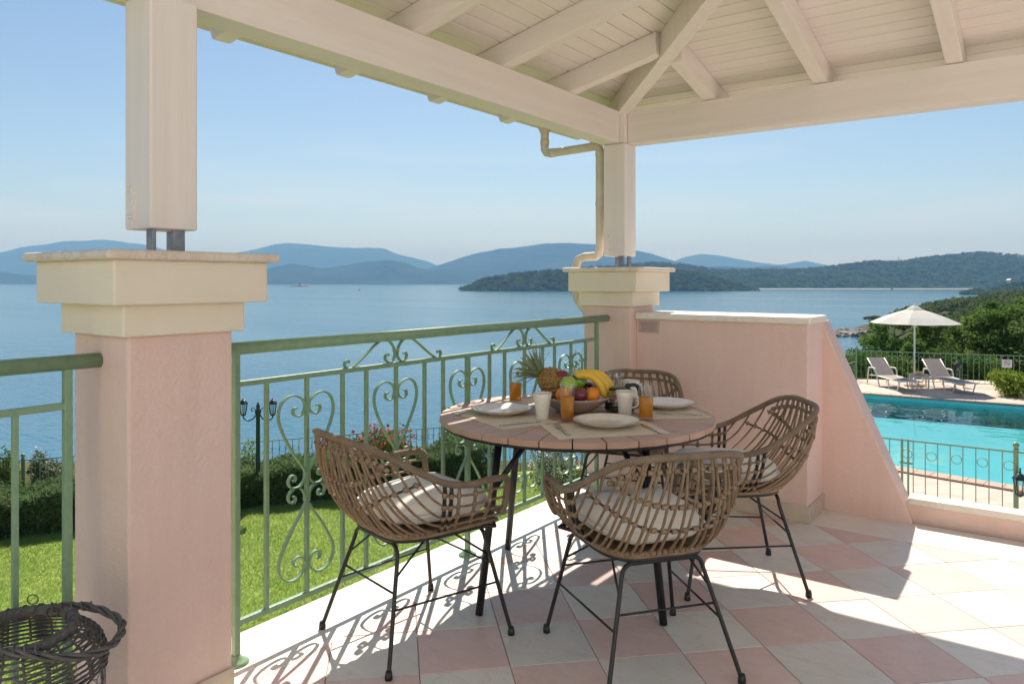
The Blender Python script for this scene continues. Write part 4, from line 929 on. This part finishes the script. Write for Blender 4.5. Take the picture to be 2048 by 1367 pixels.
# rocks on the shore
M['rock'] = pmat('shore_rock', (.30,.25,.20), (.17,.14,.12), .9, .9, .8, 3, bump_dist=.2)
def rock_mesh(seed):
    r = random.Random(seed); bm = bmesh.new(); bmesh.ops.create_icosphere(bm, subdivisions=2, radius=1)
    for v in bm.verts: v.co *= 1+.28*math.sin(v.co.x*4+seed)*math.cos(v.co.y*5-seed)+r.uniform(-.12,.12)
    for v in bm.verts: v.co.z *= .62
    me = bpy.data.meshes.new('shore_rock'); bm.to_mesh(me); bm.free(); me.materials.append(M['rock']); return me
RM = [rock_mesh(s) for s in range(4)]
for k in range(64):
    p = 1655+k*1.75+random.uniform(-2,2); b = random.uniform(270, 292); x, y = ground_at(p, b)
    o = link('shore_rock', RM[k % 4]); s = random.uniform(.9, 2.3); o.location = (x, y, SEA+random.uniform(-.1, .5)+max(0,(p-1690)*.012)); o.scale = (s, s*random.uniform(.8,1.3), s*random.uniform(.7,1.1)); o.rotation_euler = (0, 0, random.uniform(0,6))
    tag(o, 'rough brown rock lying among the boulders at the waterline', 'rock', 'rocks along the shore point')
o = link('shore_rock', RM[1]); x, y = ground_at(1724, 246); o.location = (x, y, SEA+.1); o.scale = (1.3,1.0,.6); tag(o, 'flat rock alone in the water off the boulders', 'rock', 'rocks along the shore point')
# islet and boats
x, y = ground_at(601, 2715); t = empty('islet', (x, y, SEA), YAW, 'small rocky islet with a low ruin out at sea', 'islet')
m = MB().ball((0,0,0), 1, 18, 8, (38, 16, 7)); m.v = [(a*(1+.1*math.sin(b*3)), b, c+1.5*math.sin(a*.35)) for a, b, c in m.v]; m.build('rock', M['rock'], t)
MB().box(-3,3,-3,3,5,14).box(-9,-2,-3,3,5,9).build('ruin', M['rock'], t)
def boat(p, b, s, lab, sail):
    x, y = ground_at(p, b); t = empty('sailing_boat' if sail else 'motor_boat', (x, y, SEA), YAW+.5, lab, 'boat')
    M.setdefault('hull', pmat('dark_hull', (.08,.09,.11), None, rough=.4))
    MB().prism([(-3*s,0),(-2.4*s,-.8*s),(1.5*s,-.9*s),(3.2*s,0),(1.5*s,.9*s),(-2.4*s,.8*s)], -.2, .9*s).build('hull', M['hull'], t)
    MB().box(-1.2*s,.8*s,-.5*s,.5*s,.9*s,1.6*s).build('cabin', M['hull'], t)
    if sail: MB().tube([(0,0,.9*s),(0,0,9*s)], .12, 6).build('mast', M['hull'], t); MB().tube([(0,0,1.7*s),(-2.6*s,0,1.8*s)], .1, 6).build('boom', M['hull'], t)
boat(718, 1600, .85, 'tiny sailing boat with bare mast on the open water', True)
boat(1487, 1800, 1.2, 'small boat moored off the left end of the pale beach'.replace('left ', 'wooded '), False)
boat(1784, 1790, 1.7, 'motor boat moored off the middle of the long beach', False)
x, y = ground_at(1797, 2420); t = empty('radio_mast', (x, y, height_at(526, 2420)-3), 0, 'thin lattice radio mast on the hill crest', 'mast')
m = MB()
for s1, s2 in ((-1,-1),(1,-1),(1,1),(-1,1)): m.tube([(s1*1.5,s2*1.5,0),(s1*.7,s2*.7,24)], .28, 4)
m.build('legs', M['hull'], t)['kind'] = 'stuff'
for z in (16, 22): MB().lathe([(1.8,z),(1.8,z+1.8)], 8).build('antenna_ring', M['hull'], t)
x, y = ground_at(2028, 1190); t = empty('villa', (x, y, height_at(563, 1190)), YAW, 'low pale villa among the trees on the promontory', 'house')
MB().box(-9,9,-4,4,-6,2.4).build('wall', M['cream'], t); MB().prism([(-10,2.4),(10,2.4),(7,4.6),(-7,4.6)], -5, 5, 'y').build('roof', pmat('pale_roof', (.45,.33,.25), None), t)
for k in range(4): MB().box(-7+k*4,-5.4+k*4,-4.05,-3.95,-.5,1.4).build('window', M['hull'], t)

# ------------------------------------------------------------------ garden by the lawn
M['hedge'] = leafmat('rosemary_leaf', (.09,.155,.06), (.18,.25,.10), 1.2, .45)
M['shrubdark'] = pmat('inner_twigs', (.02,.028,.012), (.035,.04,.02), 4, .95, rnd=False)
def seg_frame(p0, b0, p1, b1):
    a = Vector((*ground_at(p0, b0), 0)); c = Vector((*ground_at(p1, b1), 0)); return a, c, (c-a).normalized(), Vector((-(c-a).y, (c-a).x, 0)).normalized()
rg = np.random.default_rng(5)
runs = [((-260,11.7),(300,13.55),1.0,'low clipped rosemary hedge edging the lawn, seen behind the basket railing'), ((300,13.55),(990,16.3),1.0,'long low rosemary hedge edging the lawn behind the garden lamp')]
for (p0,b0),(p1,b1),dp,lab in runs:
    a, c, d, nn = seg_frame(p0, b0, p1, b1); L = (c-a).length; t = empty('garden_hedge', (a.x, a.y, -3.0), 0, lab, 'hedge', 'rosemary hedges along the lawn')
    n = int(L*9500); s = rg.uniform(0, L, n); q = rg.uniform(-1, 1, n); h = rg.uniform(0, 1, n)
    face = rg.integers(0, 3, n); wv = 1+.13*np.sin(s*2.1)+.1*np.sin(s*5.3+1)
    off = np.where(face == 0, q*.5, np.where(face == 1, -.5*wv, .5*wv)); zz = np.where(face == 0, .70*wv, h*.70*wv)
    jit = rg.normal(size=(n,3))*.045
    P = np.stack([d.x*s+nn.x*(off+.5), d.y*s+nn.y*(off+.5), zz], 1)+jit
    link('foliage', array_mesh('foliage', *cards(P, .085, rg, 3.6, .45), M['hedge']), t)
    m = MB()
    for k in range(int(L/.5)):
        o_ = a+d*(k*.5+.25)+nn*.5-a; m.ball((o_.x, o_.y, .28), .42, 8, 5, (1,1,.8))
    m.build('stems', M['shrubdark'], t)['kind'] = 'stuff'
# railings of the garden and the pool share one build
def yard_fence(p0, b0, p1, b1, zg, h, label, posts=(0,1), ring_every=2, spacing=.135, org=None, lower=True):
    a, c, d, nn = seg_frame(p0, b0, p1, b1); L = (c-a).length; rz = math.atan2(d.y, d.x)
    t = empty('garden_fence', (a.x, a.y, zg), rz, label, 'fence', 'green iron fences round the garden and pool')
    MB().box(0, L, -.010, .010, h-.02, h).build('top_rail', M['green'], t); MB().box(0, L, -.009, .009, .06, .08).build('bottom_rail', M['green'], t)
    n = int(L/spacing); bar = MB().box(-.006,.006,-.006,.006,.08,h-.02).mesh('bar', M['green'])
    rg_ = MB().tube([(.06*math.cos(q), 0, .06*math.sin(q)) for q in np.linspace(0, 2*math.pi, 18, endpoint=False)], .005, 5, True).mesh('ring', M['green'])
    for k in range(1, n):
        o = link('bar', bar, t); o.location = (k*L/n, 0, 0)
        if k % ring_every == 0: o = link('ring', rg_, t); o.location = ((k+.5)*L/n, 0, h-.2)
    pm = MB().lathe([(.03,0),(.03,h+.02),(.036,h+.025),(.036,h+.035),(.02,h+.04),(.034,h+.06),(.04,h+.08),(.034,h+.105),(.015,h+.118),(.001,h+.12)], 14, caps=False).mesh('fence_post', M['green'])
    for f in posts: o = link('fence_post', pm, t); o.location = (f*L, 0, 0)
    return t
yard_fence(-300, 13.0, 46, 13.95, -3.0, 1.0, 'green garden fence behind the hedge, ending at a ball topped post', (1,))
yard_fence(46, 13.95, 1180, 18.6, -3.0, 1.0, 'long green garden fence behind the rosemary hedge and lamp post', (), 2)
# lamp post
def lantern(t, x, z, mat, s=1.0, y=0):
    g_ = M.setdefault('lampglass', glassmat('lamp_glass', .1, (.85,.88,.88)))
    o = MB().lathe([(.075*s,z+.20*s),(.095*s,z+.21*s),(.07*s,z+.245*s),(.035*s,z+.275*s),(.015*s,z+.285*s),(.012*s,z+.31*s),(.001,z+.315*s)], 6, (x,y,0), False).build('lantern_roof', mat, t)
    MB().lathe([(.045*s,z+.02*s),(.072*s,z+.2*s)], 6, (x,y,0), False).build('lantern_glass', g_, t)
    for k in range(6):
        a = k*math.pi/3; MB().tube([(x+.046*s*math.cos(a), y+.046*s*math.sin(a), z+.02*s), (x+.074*s*math.cos(a), y+.074*s*math.sin(a), z+.205*s)], .006*s, 5).build('lantern_bar', mat, t)
    MB().lathe([(.001,z-.03*s),(.02*s,z-.02*s),(.05*s,z),(.052*s,z+.02*s)], 6, (x,y,0), False).build('lantern_base', mat, t)
M['lampgreen'] = pmat('dark_green_iron', (.018,.045,.038), (.012,.03,.027), 20, .4)
x, y = ground_at(516, 14.5); t = empty('garden_lamp', (x, y, -3.0), YAW, 'dark green lamp post with two lanterns by the hedge', 'lamp post')
MB().lathe([(.09,0),(.09,.15),(.05,.25),(.042,.4),(.038,1.75),(.06,1.78),(.06,1.82),(.03,1.86),(.04,1.9),(.02,1.96),(.001,2.0)], 14, caps=False).build('pole', M['lampgreen'], t)
for s in (-1, 1):
    MB().tube(catmull([(s*.03,0,1.76),(s*.10,0,1.66),(s*.20,0,1.63),(s*.28,0,1.68),(s*.285,0,1.72)], 5), .013, 7).build('arm', M['lampgreen'], t)
    MB().tube(catmull([(s*.03,0,1.8),(s*.09,0,1.88),(s*.13,0,1.86),(s*.12,0,1.81),(s*.09,0,1.82)], 4), .009, 6).build('scroll', M['lampgreen'], t)
    lantern(t, s*.285, 1.74, M['lampgreen'], 1.05)
# shrubs and flowers
M['leafy'] = leafmat('shrub_leaf', (.06,.12,.03), (.15,.21,.05), 2.5, .35); M['olive'] = leafmat('olive_leaf', (.10,.13,.07), (.18,.20,.12), 3, .3)
M['lime'] = leafmat('bright_shrub_leaf', (.17,.26,.03), (.28,.34,.06), 3, .45)
M['redf'] = pmat('red_petal', (.62,.05,.08), (.70,.14,.16), 5, .6, transl=.3); M['whitef'] = pmat('white_petal', (.78,.74,.72), (.75,.60,.60), 6, .6, transl=.35); M['pinkf'] = pmat('pink_petal', (.60,.10,.22), None, rough=.6, transl=.3)
def shrub(p, b, z0, r, h, nleaf, size, mat, lab, name='garden_shrub', flowers=None, cat='shrub', seed=1, asp=2.2, upn=.3):
    rg = np.random.default_rng(seed); x, y = ground_at(p, b); t = empty(name, (x, y, z0), 0, lab, cat)
    nc = 16; cc = rg.normal(size=(nc,3)); cc /= np.linalg.norm(cc,axis=1)[:,None]; cc = cc*np.array([r*.6,r*.6,h*.33])*rg.uniform(.5,1.1,(nc,1))+np.array([0,0,h*.56])
    idx = rg.integers(0, nc, nleaf); dd = rg.normal(size=(nleaf,3)); dd /= np.linalg.norm(dd,axis=1)[:,None]
    P = cc[idx]+dd*np.array([r*.38,r*.38,h*.24])*rg.uniform(.55,1.05,(nleaf,1)); P[:,2] = np.maximum(P[:,2], .02)
    link('foliage', array_mesh('foliage', *cards(P, size, rg, asp, upn), mat), t)
    m = MB()
    for k in range(7):
        e = cc[k]; m.tube([(0,0,-.05),(e[0]*.4,e[1]*.4,e[2]*.5),tuple(e)], [.025*h**.5,.016*h**.5,.006], 5)
    m.build('stems', M['bark'], t)['kind'] = 'stuff'
    if flowers:
        fm, nf, fs = flowers; sel = rg.integers(0, nleaf, nf); Q = P[sel]; Q = Q+(Q-np.array([0,0,h*.5]))*.10+np.array([0,0,.03])
        o = link('blossoms', array_mesh('blossoms', *cards(Q, fs, rg, 1.1), fm), t); o['kind'] = 'stuff'
    return t
shrub(757, 15.7, -3.0, .95, 1.22, 3600, .075, M['leafy'], 'geranium bush covered in red flowers at the fence', 'flowering_bush', (M['redf'], 520, .075), 'bush', 2)
shrub(1112, 14.2, -3.0, .62, 1.30, 3200, .06, M['leafy'], 'airy bush of small white flowers below the railing', 'flowering_bush', (M['whitef'], 950, .045), 'bush', 3, 3)
shrub(1165, 13.4, -3.0, .40, .95, 1500, .06, M['leafy'], 'low pink flowering plant next to the white flowers', 'flowering_bush', (M['pinkf'], 160, .05), 'bush', 4, 3)
shrub(1180, 17.6, -3.0, .85, 3.05, 3600, .075, M['olive'], 'slender olive sapling rising behind the pillar', 'olive_tree', None, 'tree', 5, 3.4)
shrub(925, 17.6, -3.0, .75, 1.35, 2200, .085, M['lime'], 'bright green leafy shrub over the hedge end', 'garden_shrub', None, 'shrub', 6)
shrub(505, 15.2, -3.0, .34, 1.25, 420, .075, M['lime'], 'thin young shrub with sparse pale leaves by the lamp post', 'garden_shrub', None, 'shrub', 7)
shrub(5, 13.6, -3.0, .42, 1.25, 2000, .07, M['leafy'], 'dark rounded shrub at the fence beyond the basket', 'garden_shrub', None, 'shrub', 8)
shrub(88, 14.4, -3.0, .40, 1.0, 1300, .07, M['olive'], 'pale flowering shrub beside the ball topped fence post', 'garden_shrub', (M['whitef'], 90, .04), 'shrub', 9)

# ------------------------------------------------------------------ pool terrace
DZ = -1.9
M['paving'] = pmat('crazy_paving', (.62,.50,.40), (.50,.39,.31), 6, .8, .3, 20, rnd=False)
M['brick'] = pmat('red_brick_coping', (.55,.39,.30), (.46,.30,.22), 8, .8, .3, 40)
M['tilepool'] = pmat('turquoise_mosaic', (.10,.50,.54), (.14,.56,.59), 3, .3, rnd=False)
def poolwater():
    m = bpy.data.materials.new('pool_water'); m.use_nodes = True; N = m.node_tree.nodes; L = m.node_tree.links; N.remove(N['Principled BSDF'])
    fr = N.new('ShaderNodeFresnel'); fr.inputs[0].default_value = 1.25; tr = N.new('ShaderNodeBsdfTransparent'); tr.inputs[0].default_value = (.80,.98,.99,1)
    gl = N.new('ShaderNodeBsdfGlossy'); gl.inputs['Roughness'].default_value = .01; mx = N.new('ShaderNodeMixShader')
    tc = N.new('ShaderNodeTexCoord'); nz = N.new('ShaderNodeTexNoise'); nz.inputs['Scale'].default_value = 1.3; L.new(tc.outputs['Object'], nz.inputs['Vector'])
    bp = N.new('ShaderNodeBump'); bp.inputs['Strength'].default_value = .09; bp.inputs['Distance'].default_value = .2; L.new(nz.outputs['Fac'], bp.inputs['Height']); L.new(bp.outputs[0], gl.inputs['Normal']); L.new(bp.outputs[0], fr.inputs['Normal'])
    L.new(fr.outputs[0], mx.inputs[0]); L.new(tr.outputs[0], mx.inputs[1]); L.new(gl.outputs[0], mx.inputs[2]); L.new(mx.outputs[0], N['Material Output'].inputs[0]); return m
M['pool'] = poolwater()
def G3(p, b, z=0): x, y = ground_at(p, b); return (x, y, z)
# outline corners: far edge F0-F1, near edge N0-N1
F0, F1, N0, N1 = (1600,22.15), (2330,17.9), (1600,14.1), (2330,10.45)
def lerp(A, B, f): return (A[0]+(B[0]-A[0])*f, A[1]+(B[1]-A[1])*f)
def world(A, z): return Vector(G3(A[0], A[1], z))
def sheet(name, pts, z, mat, thick=None, kind='structure'):
    P = [tuple(world(p, z)) for p in pts]; n = len(P); m = MB()
    if sum(P[i][0]*P[(i+1)%n][1]-P[(i+1)%n][0]*P[i][1] for i in range(n)) < 0: P = P[::-1]
    if thick: Q = [(a, b, c-thick) for a, b, c in P]; m.add(P+Q, [tuple(range(n)), tuple(range(2*n-1,n-1,-1))]+[(i,n+i,n+(i+1)%n,(i+1)%n) for i in range(n)])
    else: m.add(P, [tuple(range(n))])
    return tag(m.build(name, mat), kind=kind)
sheet('pool_deck', [(1708,21.55),(1712,24.6),(1900,24.6),(2500,22.0),(2400,17.5),F1], DZ, M['paving'], 1.4)
sheet('pool_deck', [(1560,14.2),N0,N1,(2500,9.6),(2500,6.2),(1500,6.2),(1500,14.0)], DZ, M['paving'], 1.4)
sheet('pool_floor', [(1560,22.6),(2400,18.5),(2400,9.8),(1560,14.4)], DZ-.55, M['tilepool'])
for A, B, nm in ((F0,F1,'far'),(N0,N1,'near')):
    a, b = world(A, 0), world(B, 0); m = MB().add([(a.x,a.y,DZ-.55),(b.x,b.y,DZ-.55),(b.x,b.y,DZ-.02),(a.x,a.y,DZ-.02)], [(0,1,2,3)]); tag(m.build('pool_side', M['tilepool']), kind='structure')
sheet('pool_water', [(1560,22.4),F0,F1,(2400,17.4),(2400,10.1),N1,N0,(1560,14.3)], DZ-.10, M['pool'])
def coping(A, B, side, t):
    a, b = world(A, DZ), world(B, DZ); d = (b-a).normalized(); n_ = Vector((-d.y, d.x, 0))*side; L = (b-a).length; k = 0; s = 0
    while s < L:
        w = .245; P = [a+d*s-n_*.03, a+d*(s+w)-n_*.03, a+d*(s+w)+n_*.27, a+d*s+n_*.27]; P = P if side > 0 else P[::-1]
        c0 = sum((Vector(p) for p in P), Vector())/4; m = MB().add([tuple(p-c0+Vector((0,0,.005))) for p in P]+[tuple(p-c0+Vector((0,0,.035))) for p in P], [(3,2,1,0),(4,5,6,7),(0,1,5,4),(1,2,6,5),(2,3,7,6),(3,0,4,7)])
        m.build('coping_brick', M['brick'], t, loc=tuple(c0-Vector(t.location))); s += .255
pc = empty('pool_coping', tuple(world((1900,20.3), DZ)), 0, 'row of red bricks along the far edge of the pool', 'coping', 'brick pool copings'); coping((1722,21.44), F1, 1, pc)
pc2 = empty('pool_coping', tuple(world((1900,12.4), DZ)), 0, 'row of red bricks along the pool edge beside the gate fence', 'coping', 'brick pool copings'); coping(N0, N1, -1, pc2)
yard_fence(1712, 24.35, 2420, 20.9, DZ, .98, 'green pool fence with rings behind the sun loungers', (0,.55,1), 2, .15)
yard_fence(1660, 22.2, 1711, 24.3, DZ-.35, .98, 'short lower green fence stepping down past the loungers', (), 2, .15)
gate = yard_fence(1756, 10.75, 2032, 9.82, DZ, 1.0, 'green pool fence with a latched gate beside the low wall', (1,), 2, .143)
MB().box(.30,.325,-.012,.012,.02,1.0).box(.375,.40,-.012,.012,.02,1.0).build('gate_stile', M['green'], gate); MB().box(.28,.44,-.02,.02,.66,.685).build('latch', M['green'], gate)
yard_fence(2032, 9.82, 2500, 8.6, DZ, 1.0, 'green pool fence beyond the ball topped gate post', (), 2, .143)
for p, b, z, lab in ((1916, 23.0, DZ+.38, 'small dark lantern fixed to the far pool fence post'), (2040, 9.72, DZ+.45, 'dark lantern hanging from the ball topped gate post')):
    x, y = ground_at(p, b); t = empty('fence_lantern', (x, y, z), 0, lab, 'lantern', 'lanterns on the pool fences'); lantern(t, 0, 0, M['lampgreen'], 1.35 if b > 20 else 1.0); MB().tube(catmull([(0,0,.3),(0,.05,.34),(0,.11,.3),(0,.12,.2)], 4), .01, 6).build('bracket', M['lampgreen'], t)
x, y = ground_at(1921, 23.35); 
t = empty('lantern_stand', (x, y, DZ), 0, 'short dark stand under the far fence lantern', 'stand'); MB().lathe([(.13,0),(.12,.03),(.04,.08),(.03,.36)], 12).build('column', M['lampgreen'], t)
# sign on the fence
x, y = ground_at(2014, 22.25); t = empty('fence_sign', (x, y, DZ+.78), YAW-.28, 'small white sign with a round emblem on the pool fence', 'sign')
M['signwhite'] = pmat('white_enamel', (.78,.78,.80), None, rough=.4); M['signgrey'] = pmat('grey_print', (.35,.33,.40), None, rough=.6); M['signred'] = pmat('red_print', (.55,.10,.10), None, rough=.6)
MB().box(-.13,.13,-.006,.006,-.12,.12).build('plate', M['signwhite'], t, .003)
MB().tube([(.07*math.cos(a), -.008, .02+.07*math.sin(a)) for a in np.linspace(0, 2*math.pi, 28, endpoint=False)], .006, 5, True).build('emblem_ring', M['signred'], t)
MB().bar([(-.048,-.008,.068),(.048,-.008,-.028)], .002, .006, (0,1,0)).build('emblem_slash', M['signred'], t); MB().box(-.04,.03,-.0085,-.0065,.01,.022).build('emblem_bar', M['signgrey'], t)
# parasol
x, y = ground_at(1829, 23.0); t = empty('parasol', (x, y, DZ), 0, 'white round parasol open over the sun loungers', 'parasol')
M['canvas'] = pmat('white_canvas', (.78,.74,.68), (.74,.70,.64), 3, .85, transl=.35); M['whitepaint'] = pmat('white_metal_paint', (.78,.77,.75), None, rough=.4)
MB().tube([(0,0,.06),(0,0,2.42)], .024, 10).build('pole', M['whitepaint'], t); m = MB(); n = 8; ap = (0,0,2.42); R1, Z1, RA_, ZA = 1.27, 1.95, .16, 2.385
for k in range(n):
    a0, a1 = 2*math.pi*k/n, 2*math.pi*(k+1)/n; rows = []
    for f in (0,.33,.66,1):
        r = RA_+(R1-RA_)*f; z = ZA+(Z1-ZA)*f+.03*math.sin(math.pi*f); am = (a0+a1)/2; rm = r*math.cos(math.pi/n)*.985
        rows.append([(r*math.cos(a0), r*math.sin(a0), z), (rm*math.cos(am), rm*math.sin(am), z-.015*f), (r*math.cos(a1), r*math.sin(a1), z)])
    vs = [p for row in rows for p in row]; fs = [(3*i+j, 3*i+j+1, 3*i+j+4, 3*i+j+3) for i in range(3) for j in range(2)]
    MB().add(vs, fs).build('canopy_panel', M['canvas'], t)
    MB().tube([(.02*math.cos(a0), .02*math.sin(a0), 2.36), (R1*math.cos(a0), R1*math.sin(a0), Z1-.012)], .008, 5).build('rib', M['whitepaint'], t)
    MB().tube([(.03*math.cos(a0), .03*math.sin(a0), 1.86), (.55*math.cos(a0), .55*math.sin(a0), 2.205)], .007, 5).build('strut', M['whitepaint'], t)
MB().lathe([(.22,2.385),(.10,2.46),(.03,2.49),(.001,2.50)], 8, smooth=False, caps=False).build('vent_cap', M['canvas'], t); MB().ball((0,0,2.51), .025, 8, 6).build('finial', M['whitepaint'], t)
MB().lathe([(.30,0),(.31,.04),(.26,.09),(.05,.11),(.04,.25)], 20).build('base', M['paving'], t)
# loungers
M['sling'] = pmat('grey_brown_sling', (.30,.25,.23), (.26,.215,.20), 8, .8); M['resin'] = pmat('white_resin', (.78,.73,.67), None, rough=.4)
def lounger(p0, b0, p1, b1, lab):
    a = world((p0,b0), DZ); c = world((p1,b1), DZ); d = (c-a).normalized(); rz = math.atan2(d.y, d.x); t = empty('sun_lounger', tuple(a), rz, lab, 'sun lounger', 'sun loungers by the pool')
    w = .29
    for s in (-1, 1):
        MB().tube([(.42,s*w,.31),(1.72,s*w,.29),(1.80,s*w,.31)], .02, 7).build('side_rail', M['resin'], t)
        MB().tube([(.42,s*w*.95,.31),(-.16,s*w*.95,.80)], .018, 7).build('back_rail', M['resin'], t)
        MB().tube(catmull([(.62,s*(w+.03),.02),(.50,s*(w+.03),.30),(.42,s*(w+.04),.50),(.34,s*(w+.04),.535),(.10,s*(w+.04),.53),(.02,s*(w+.04),.48),(-.10,s*(w+.02),.02)], 4), .021, 7).build('arm_frame', M['resin'], t)
        MB().tube(catmull([(1.05,s*w,.29),(1.12,s*w,.02),(1.30,s*w,.015),(1.5,s*w,.015),(1.56,s*w,.05),(1.66,s*w,.28)], 4), .018, 7).build('foot_frame', M['resin'], t)
        MB().tube([(.10,s*w,.30),(.42,s*w,.30)], .018, 6).build('rear_rail', M['resin'], t)
    MB().tube([(.0,-w,.27),(.0,w,.27)], .015, 6).build('cross_rail', M['resin'], t); MB().tube([(1.80,-w,.31),(1.80,w,.31)], .02, 7).build('end_rail', M['resin'], t)
    MB().add([(.42,-w,.325),(.42,w,.325),(-.17,w,.82),(-.17,-w,.82),(.42,-w,.31),(.42,w,.31),(-.18,w,.81),(-.18,-w,.81)], [(0,1,2,3),(7,6,5,4),(0,4,5,1),(2,6,7,3),(1,5,6,2),(3,7,4,0)]).build('back_sling', M['sling'], t)
    MB().add([(.42,-w,.325),(1.79,-w,.32),(1.79,w,.32),(.42,w,.325),(1.1,-w,.29),(1.1,w,.29)], [(0,4,5,3),(4,1,2,5)]).build('seat_sling', M['sling'], t)
lounger(1757, 23.55, 1812, 22.05, 'sun lounger with grey sling standing left of the side table'.replace('left of', 'between the fence corner and'))
lounger(1868, 23.15, 1924, 21.65, 'sun lounger with grey sling in front of the fence lantern')
x, y = ground_at(1838, 22.55); t = empty('side_table', (x, y, DZ), YAW-.35, 'small square side table between the sun loungers', 'side table')
MB().box(-.25,.25,-.25,.25,.40,.425).build('table_top', M['teak'], t, .003)
for s1 in (-1,1):
    for s2 in (-1,1): MB().box(s1*.22-.02,s1*.22+.02,s2*.22-.02,s2*.22+.02,0,.40).build('leg', M['resin'], t)
    MB().box(-.2,.2,s1*.22-.012,s1*.22+.012,.34,.38).build('apron', M['resin'], t)
t = empty('small_bowl', (x, y, DZ+.425), 0, 'small bowl of yellow fruit on the side table', 'bowl')
MB().lathe([(.001,.003),(.06,.003),(.13,.05),(.125,.055),(.05,.015),(.001,.012)], 20, caps=False).build('dish', M['stone'], t)
for k in range(3): MB().ball((.05*math.cos(k*2.1), .05*math.sin(k*2.1), .06), .04, 10, 7).build('fruit', M['banana'], t)

# ------------------------------------------------------------------ trees behind the pool
M['cedar'] = leafmat('cedar_foliage', (.06,.125,.03), (.16,.25,.055), .8, .45); M['cedar2'] = leafmat('cypress_foliage', (.10,.17,.035), (.23,.31,.07), .8, .45)
def tree(p, b, z0, ztop_px, r, n, mat, lab, seed, flat=.5, size=.15):
    rg = np.random.default_rng(seed); x, y = ground_at(p, b); H = height_at(ztop_px, b)-z0; t = empty('evergreen_tree', (x, y, z0), 0, lab, 'tree', 'evergreen trees behind the pool')
    MB().tube(catmull([(0,0,-.3),(.08,.03,H*.4),(-.05,.05,H*.9)], 5), [.13]*4+[.08]*4+[.03]*3, 8).build('trunk', M['bark'], t)
    pts = []; nb = 34
    for k in range(nb):                         # layered sprays on limbs
        f = rg.uniform(.05, 1); z = H*f; rad = r*(1-.72*f**1.6)*rg.uniform(.75,1.12); a = rg.uniform(0, 6.28); m_ = int(n/nb)
        s = rg.uniform(.15, 1, m_)**.7; c = np.stack([np.cos(a+rg.normal(size=m_)*.38)*rad*s, np.sin(a+rg.normal(size=m_)*.38)*rad*s, z+.30*s*rad*.3+rg.normal(size=m_)*.13*(1.2-s*.5)*max(1,H*.25)], 1); pts.append(c)
    P = np.concatenate(pts); P[:,2] = np.clip(P[:,2], .05, H*1.03)
    link('crown', array_mesh('crown', *cards(P, size, rg, 2.4, .15), mat), t)
    m = MB()
    for k in range(9): a = k*.7; f = .2+.08*k; m.tube([(0,0,H*f),(math.cos(a)*r*.55*(1-.6*f), math.sin(a)*r*.55*(1-.6*f), H*f+.25)], [.05,.015], 5)
    m.build('limbs', M['bark'], t)['kind'] = 'stuff'
spec = [(1700,27.5,-4.2,712,1.5,4500,'cedar','small dark evergreen past the fence corner'),(1790,29,-4.4,640,2.3,9000,'cedar','dark layered evergreen directly behind the parasol pole'),(1862,28,-4.2,648,1.9,8000,'cedar2','yellow green evergreen peeping under the parasol edge'),
        (1925,30,-4.5,640,2.5,10000,'cedar2','soft feathery evergreen between parasol and tall cedar'),(1992,29,-4.2,612,2.2,11000,'cedar','tall dark cedar standing highest behind the pool fence'),(2060,28,-4.2,600,2.4,10000,'cedar','dense cedar cut by the picture edge'.replace('cut by the picture edge','beside the fence sign')),
        (1745,33,-5,668,1.9,6000,'cedar','dark evergreen filling the gap by the first lounger'),(2140,29,-4.2,590,2.6,7000,'cedar2','broad evergreen past the fence sign'),(1900,35,-5.5,645,2.8,7000,'cedar','shadowy evergreen set further down the slope'),(1830,26.6,-3.8,690,1.4,5000,'cedar','low dark evergreen right behind the lounger fence')]
for k, (p,b,z0,tp,r,n,mk,lab) in enumerate(spec): tree(p, b, z0, tp, r, n, M[mk], lab, 40+k)
for k, p in enumerate((1735,1775,1880,1950,2090)): shrub(p, 26.2+.2*k, -3.2, 1.15, 2.0, 3800, .12, M['cedar'], ('dark undergrowth bush behind the pool fence near the corner post','dark undergrowth bush behind the parasol foot','dark undergrowth bush behind the second lounger','dark undergrowth bush behind the fence lantern','dark undergrowth bush below the fence sign')[k], 'undergrowth_bush', None, 'bush', 60+k)
shrub(2020, 21.1, -2.2, .75, 1.0, 1500, .16, M['lime'], 'bright green oleander shrub in front of the pool fence', 'oleander_shrub', None, 'shrub', 70, 4.5, .6)

# ------------------------------------------------------------------ haze
hz = bpy.data.materials.new('haze_air'); hz.use_nodes = True; N = hz.node_tree.nodes; N.remove(N['Principled BSDF'])
pv = N.new('ShaderNodeVolumePrincipled'); pv.inputs['Color'].default_value = (.25,.55,1.0,1); pv.inputs['Density'].default_value = 1.65e-4; pv.inputs['Absorption Color'].default_value = (.45,.45,.45,1); pv.inputs['Anisotropy'].default_value = 0.0
hz.node_tree.links.new(pv.outputs[0], N['Material Output'].inputs['Volume'])
tag(MB().box(-15500, 15500, -15500, 15500, SEA-12, 720).build('haze', hz), 'thin blue sea haze over the bay', 'haze', kind='stuff')
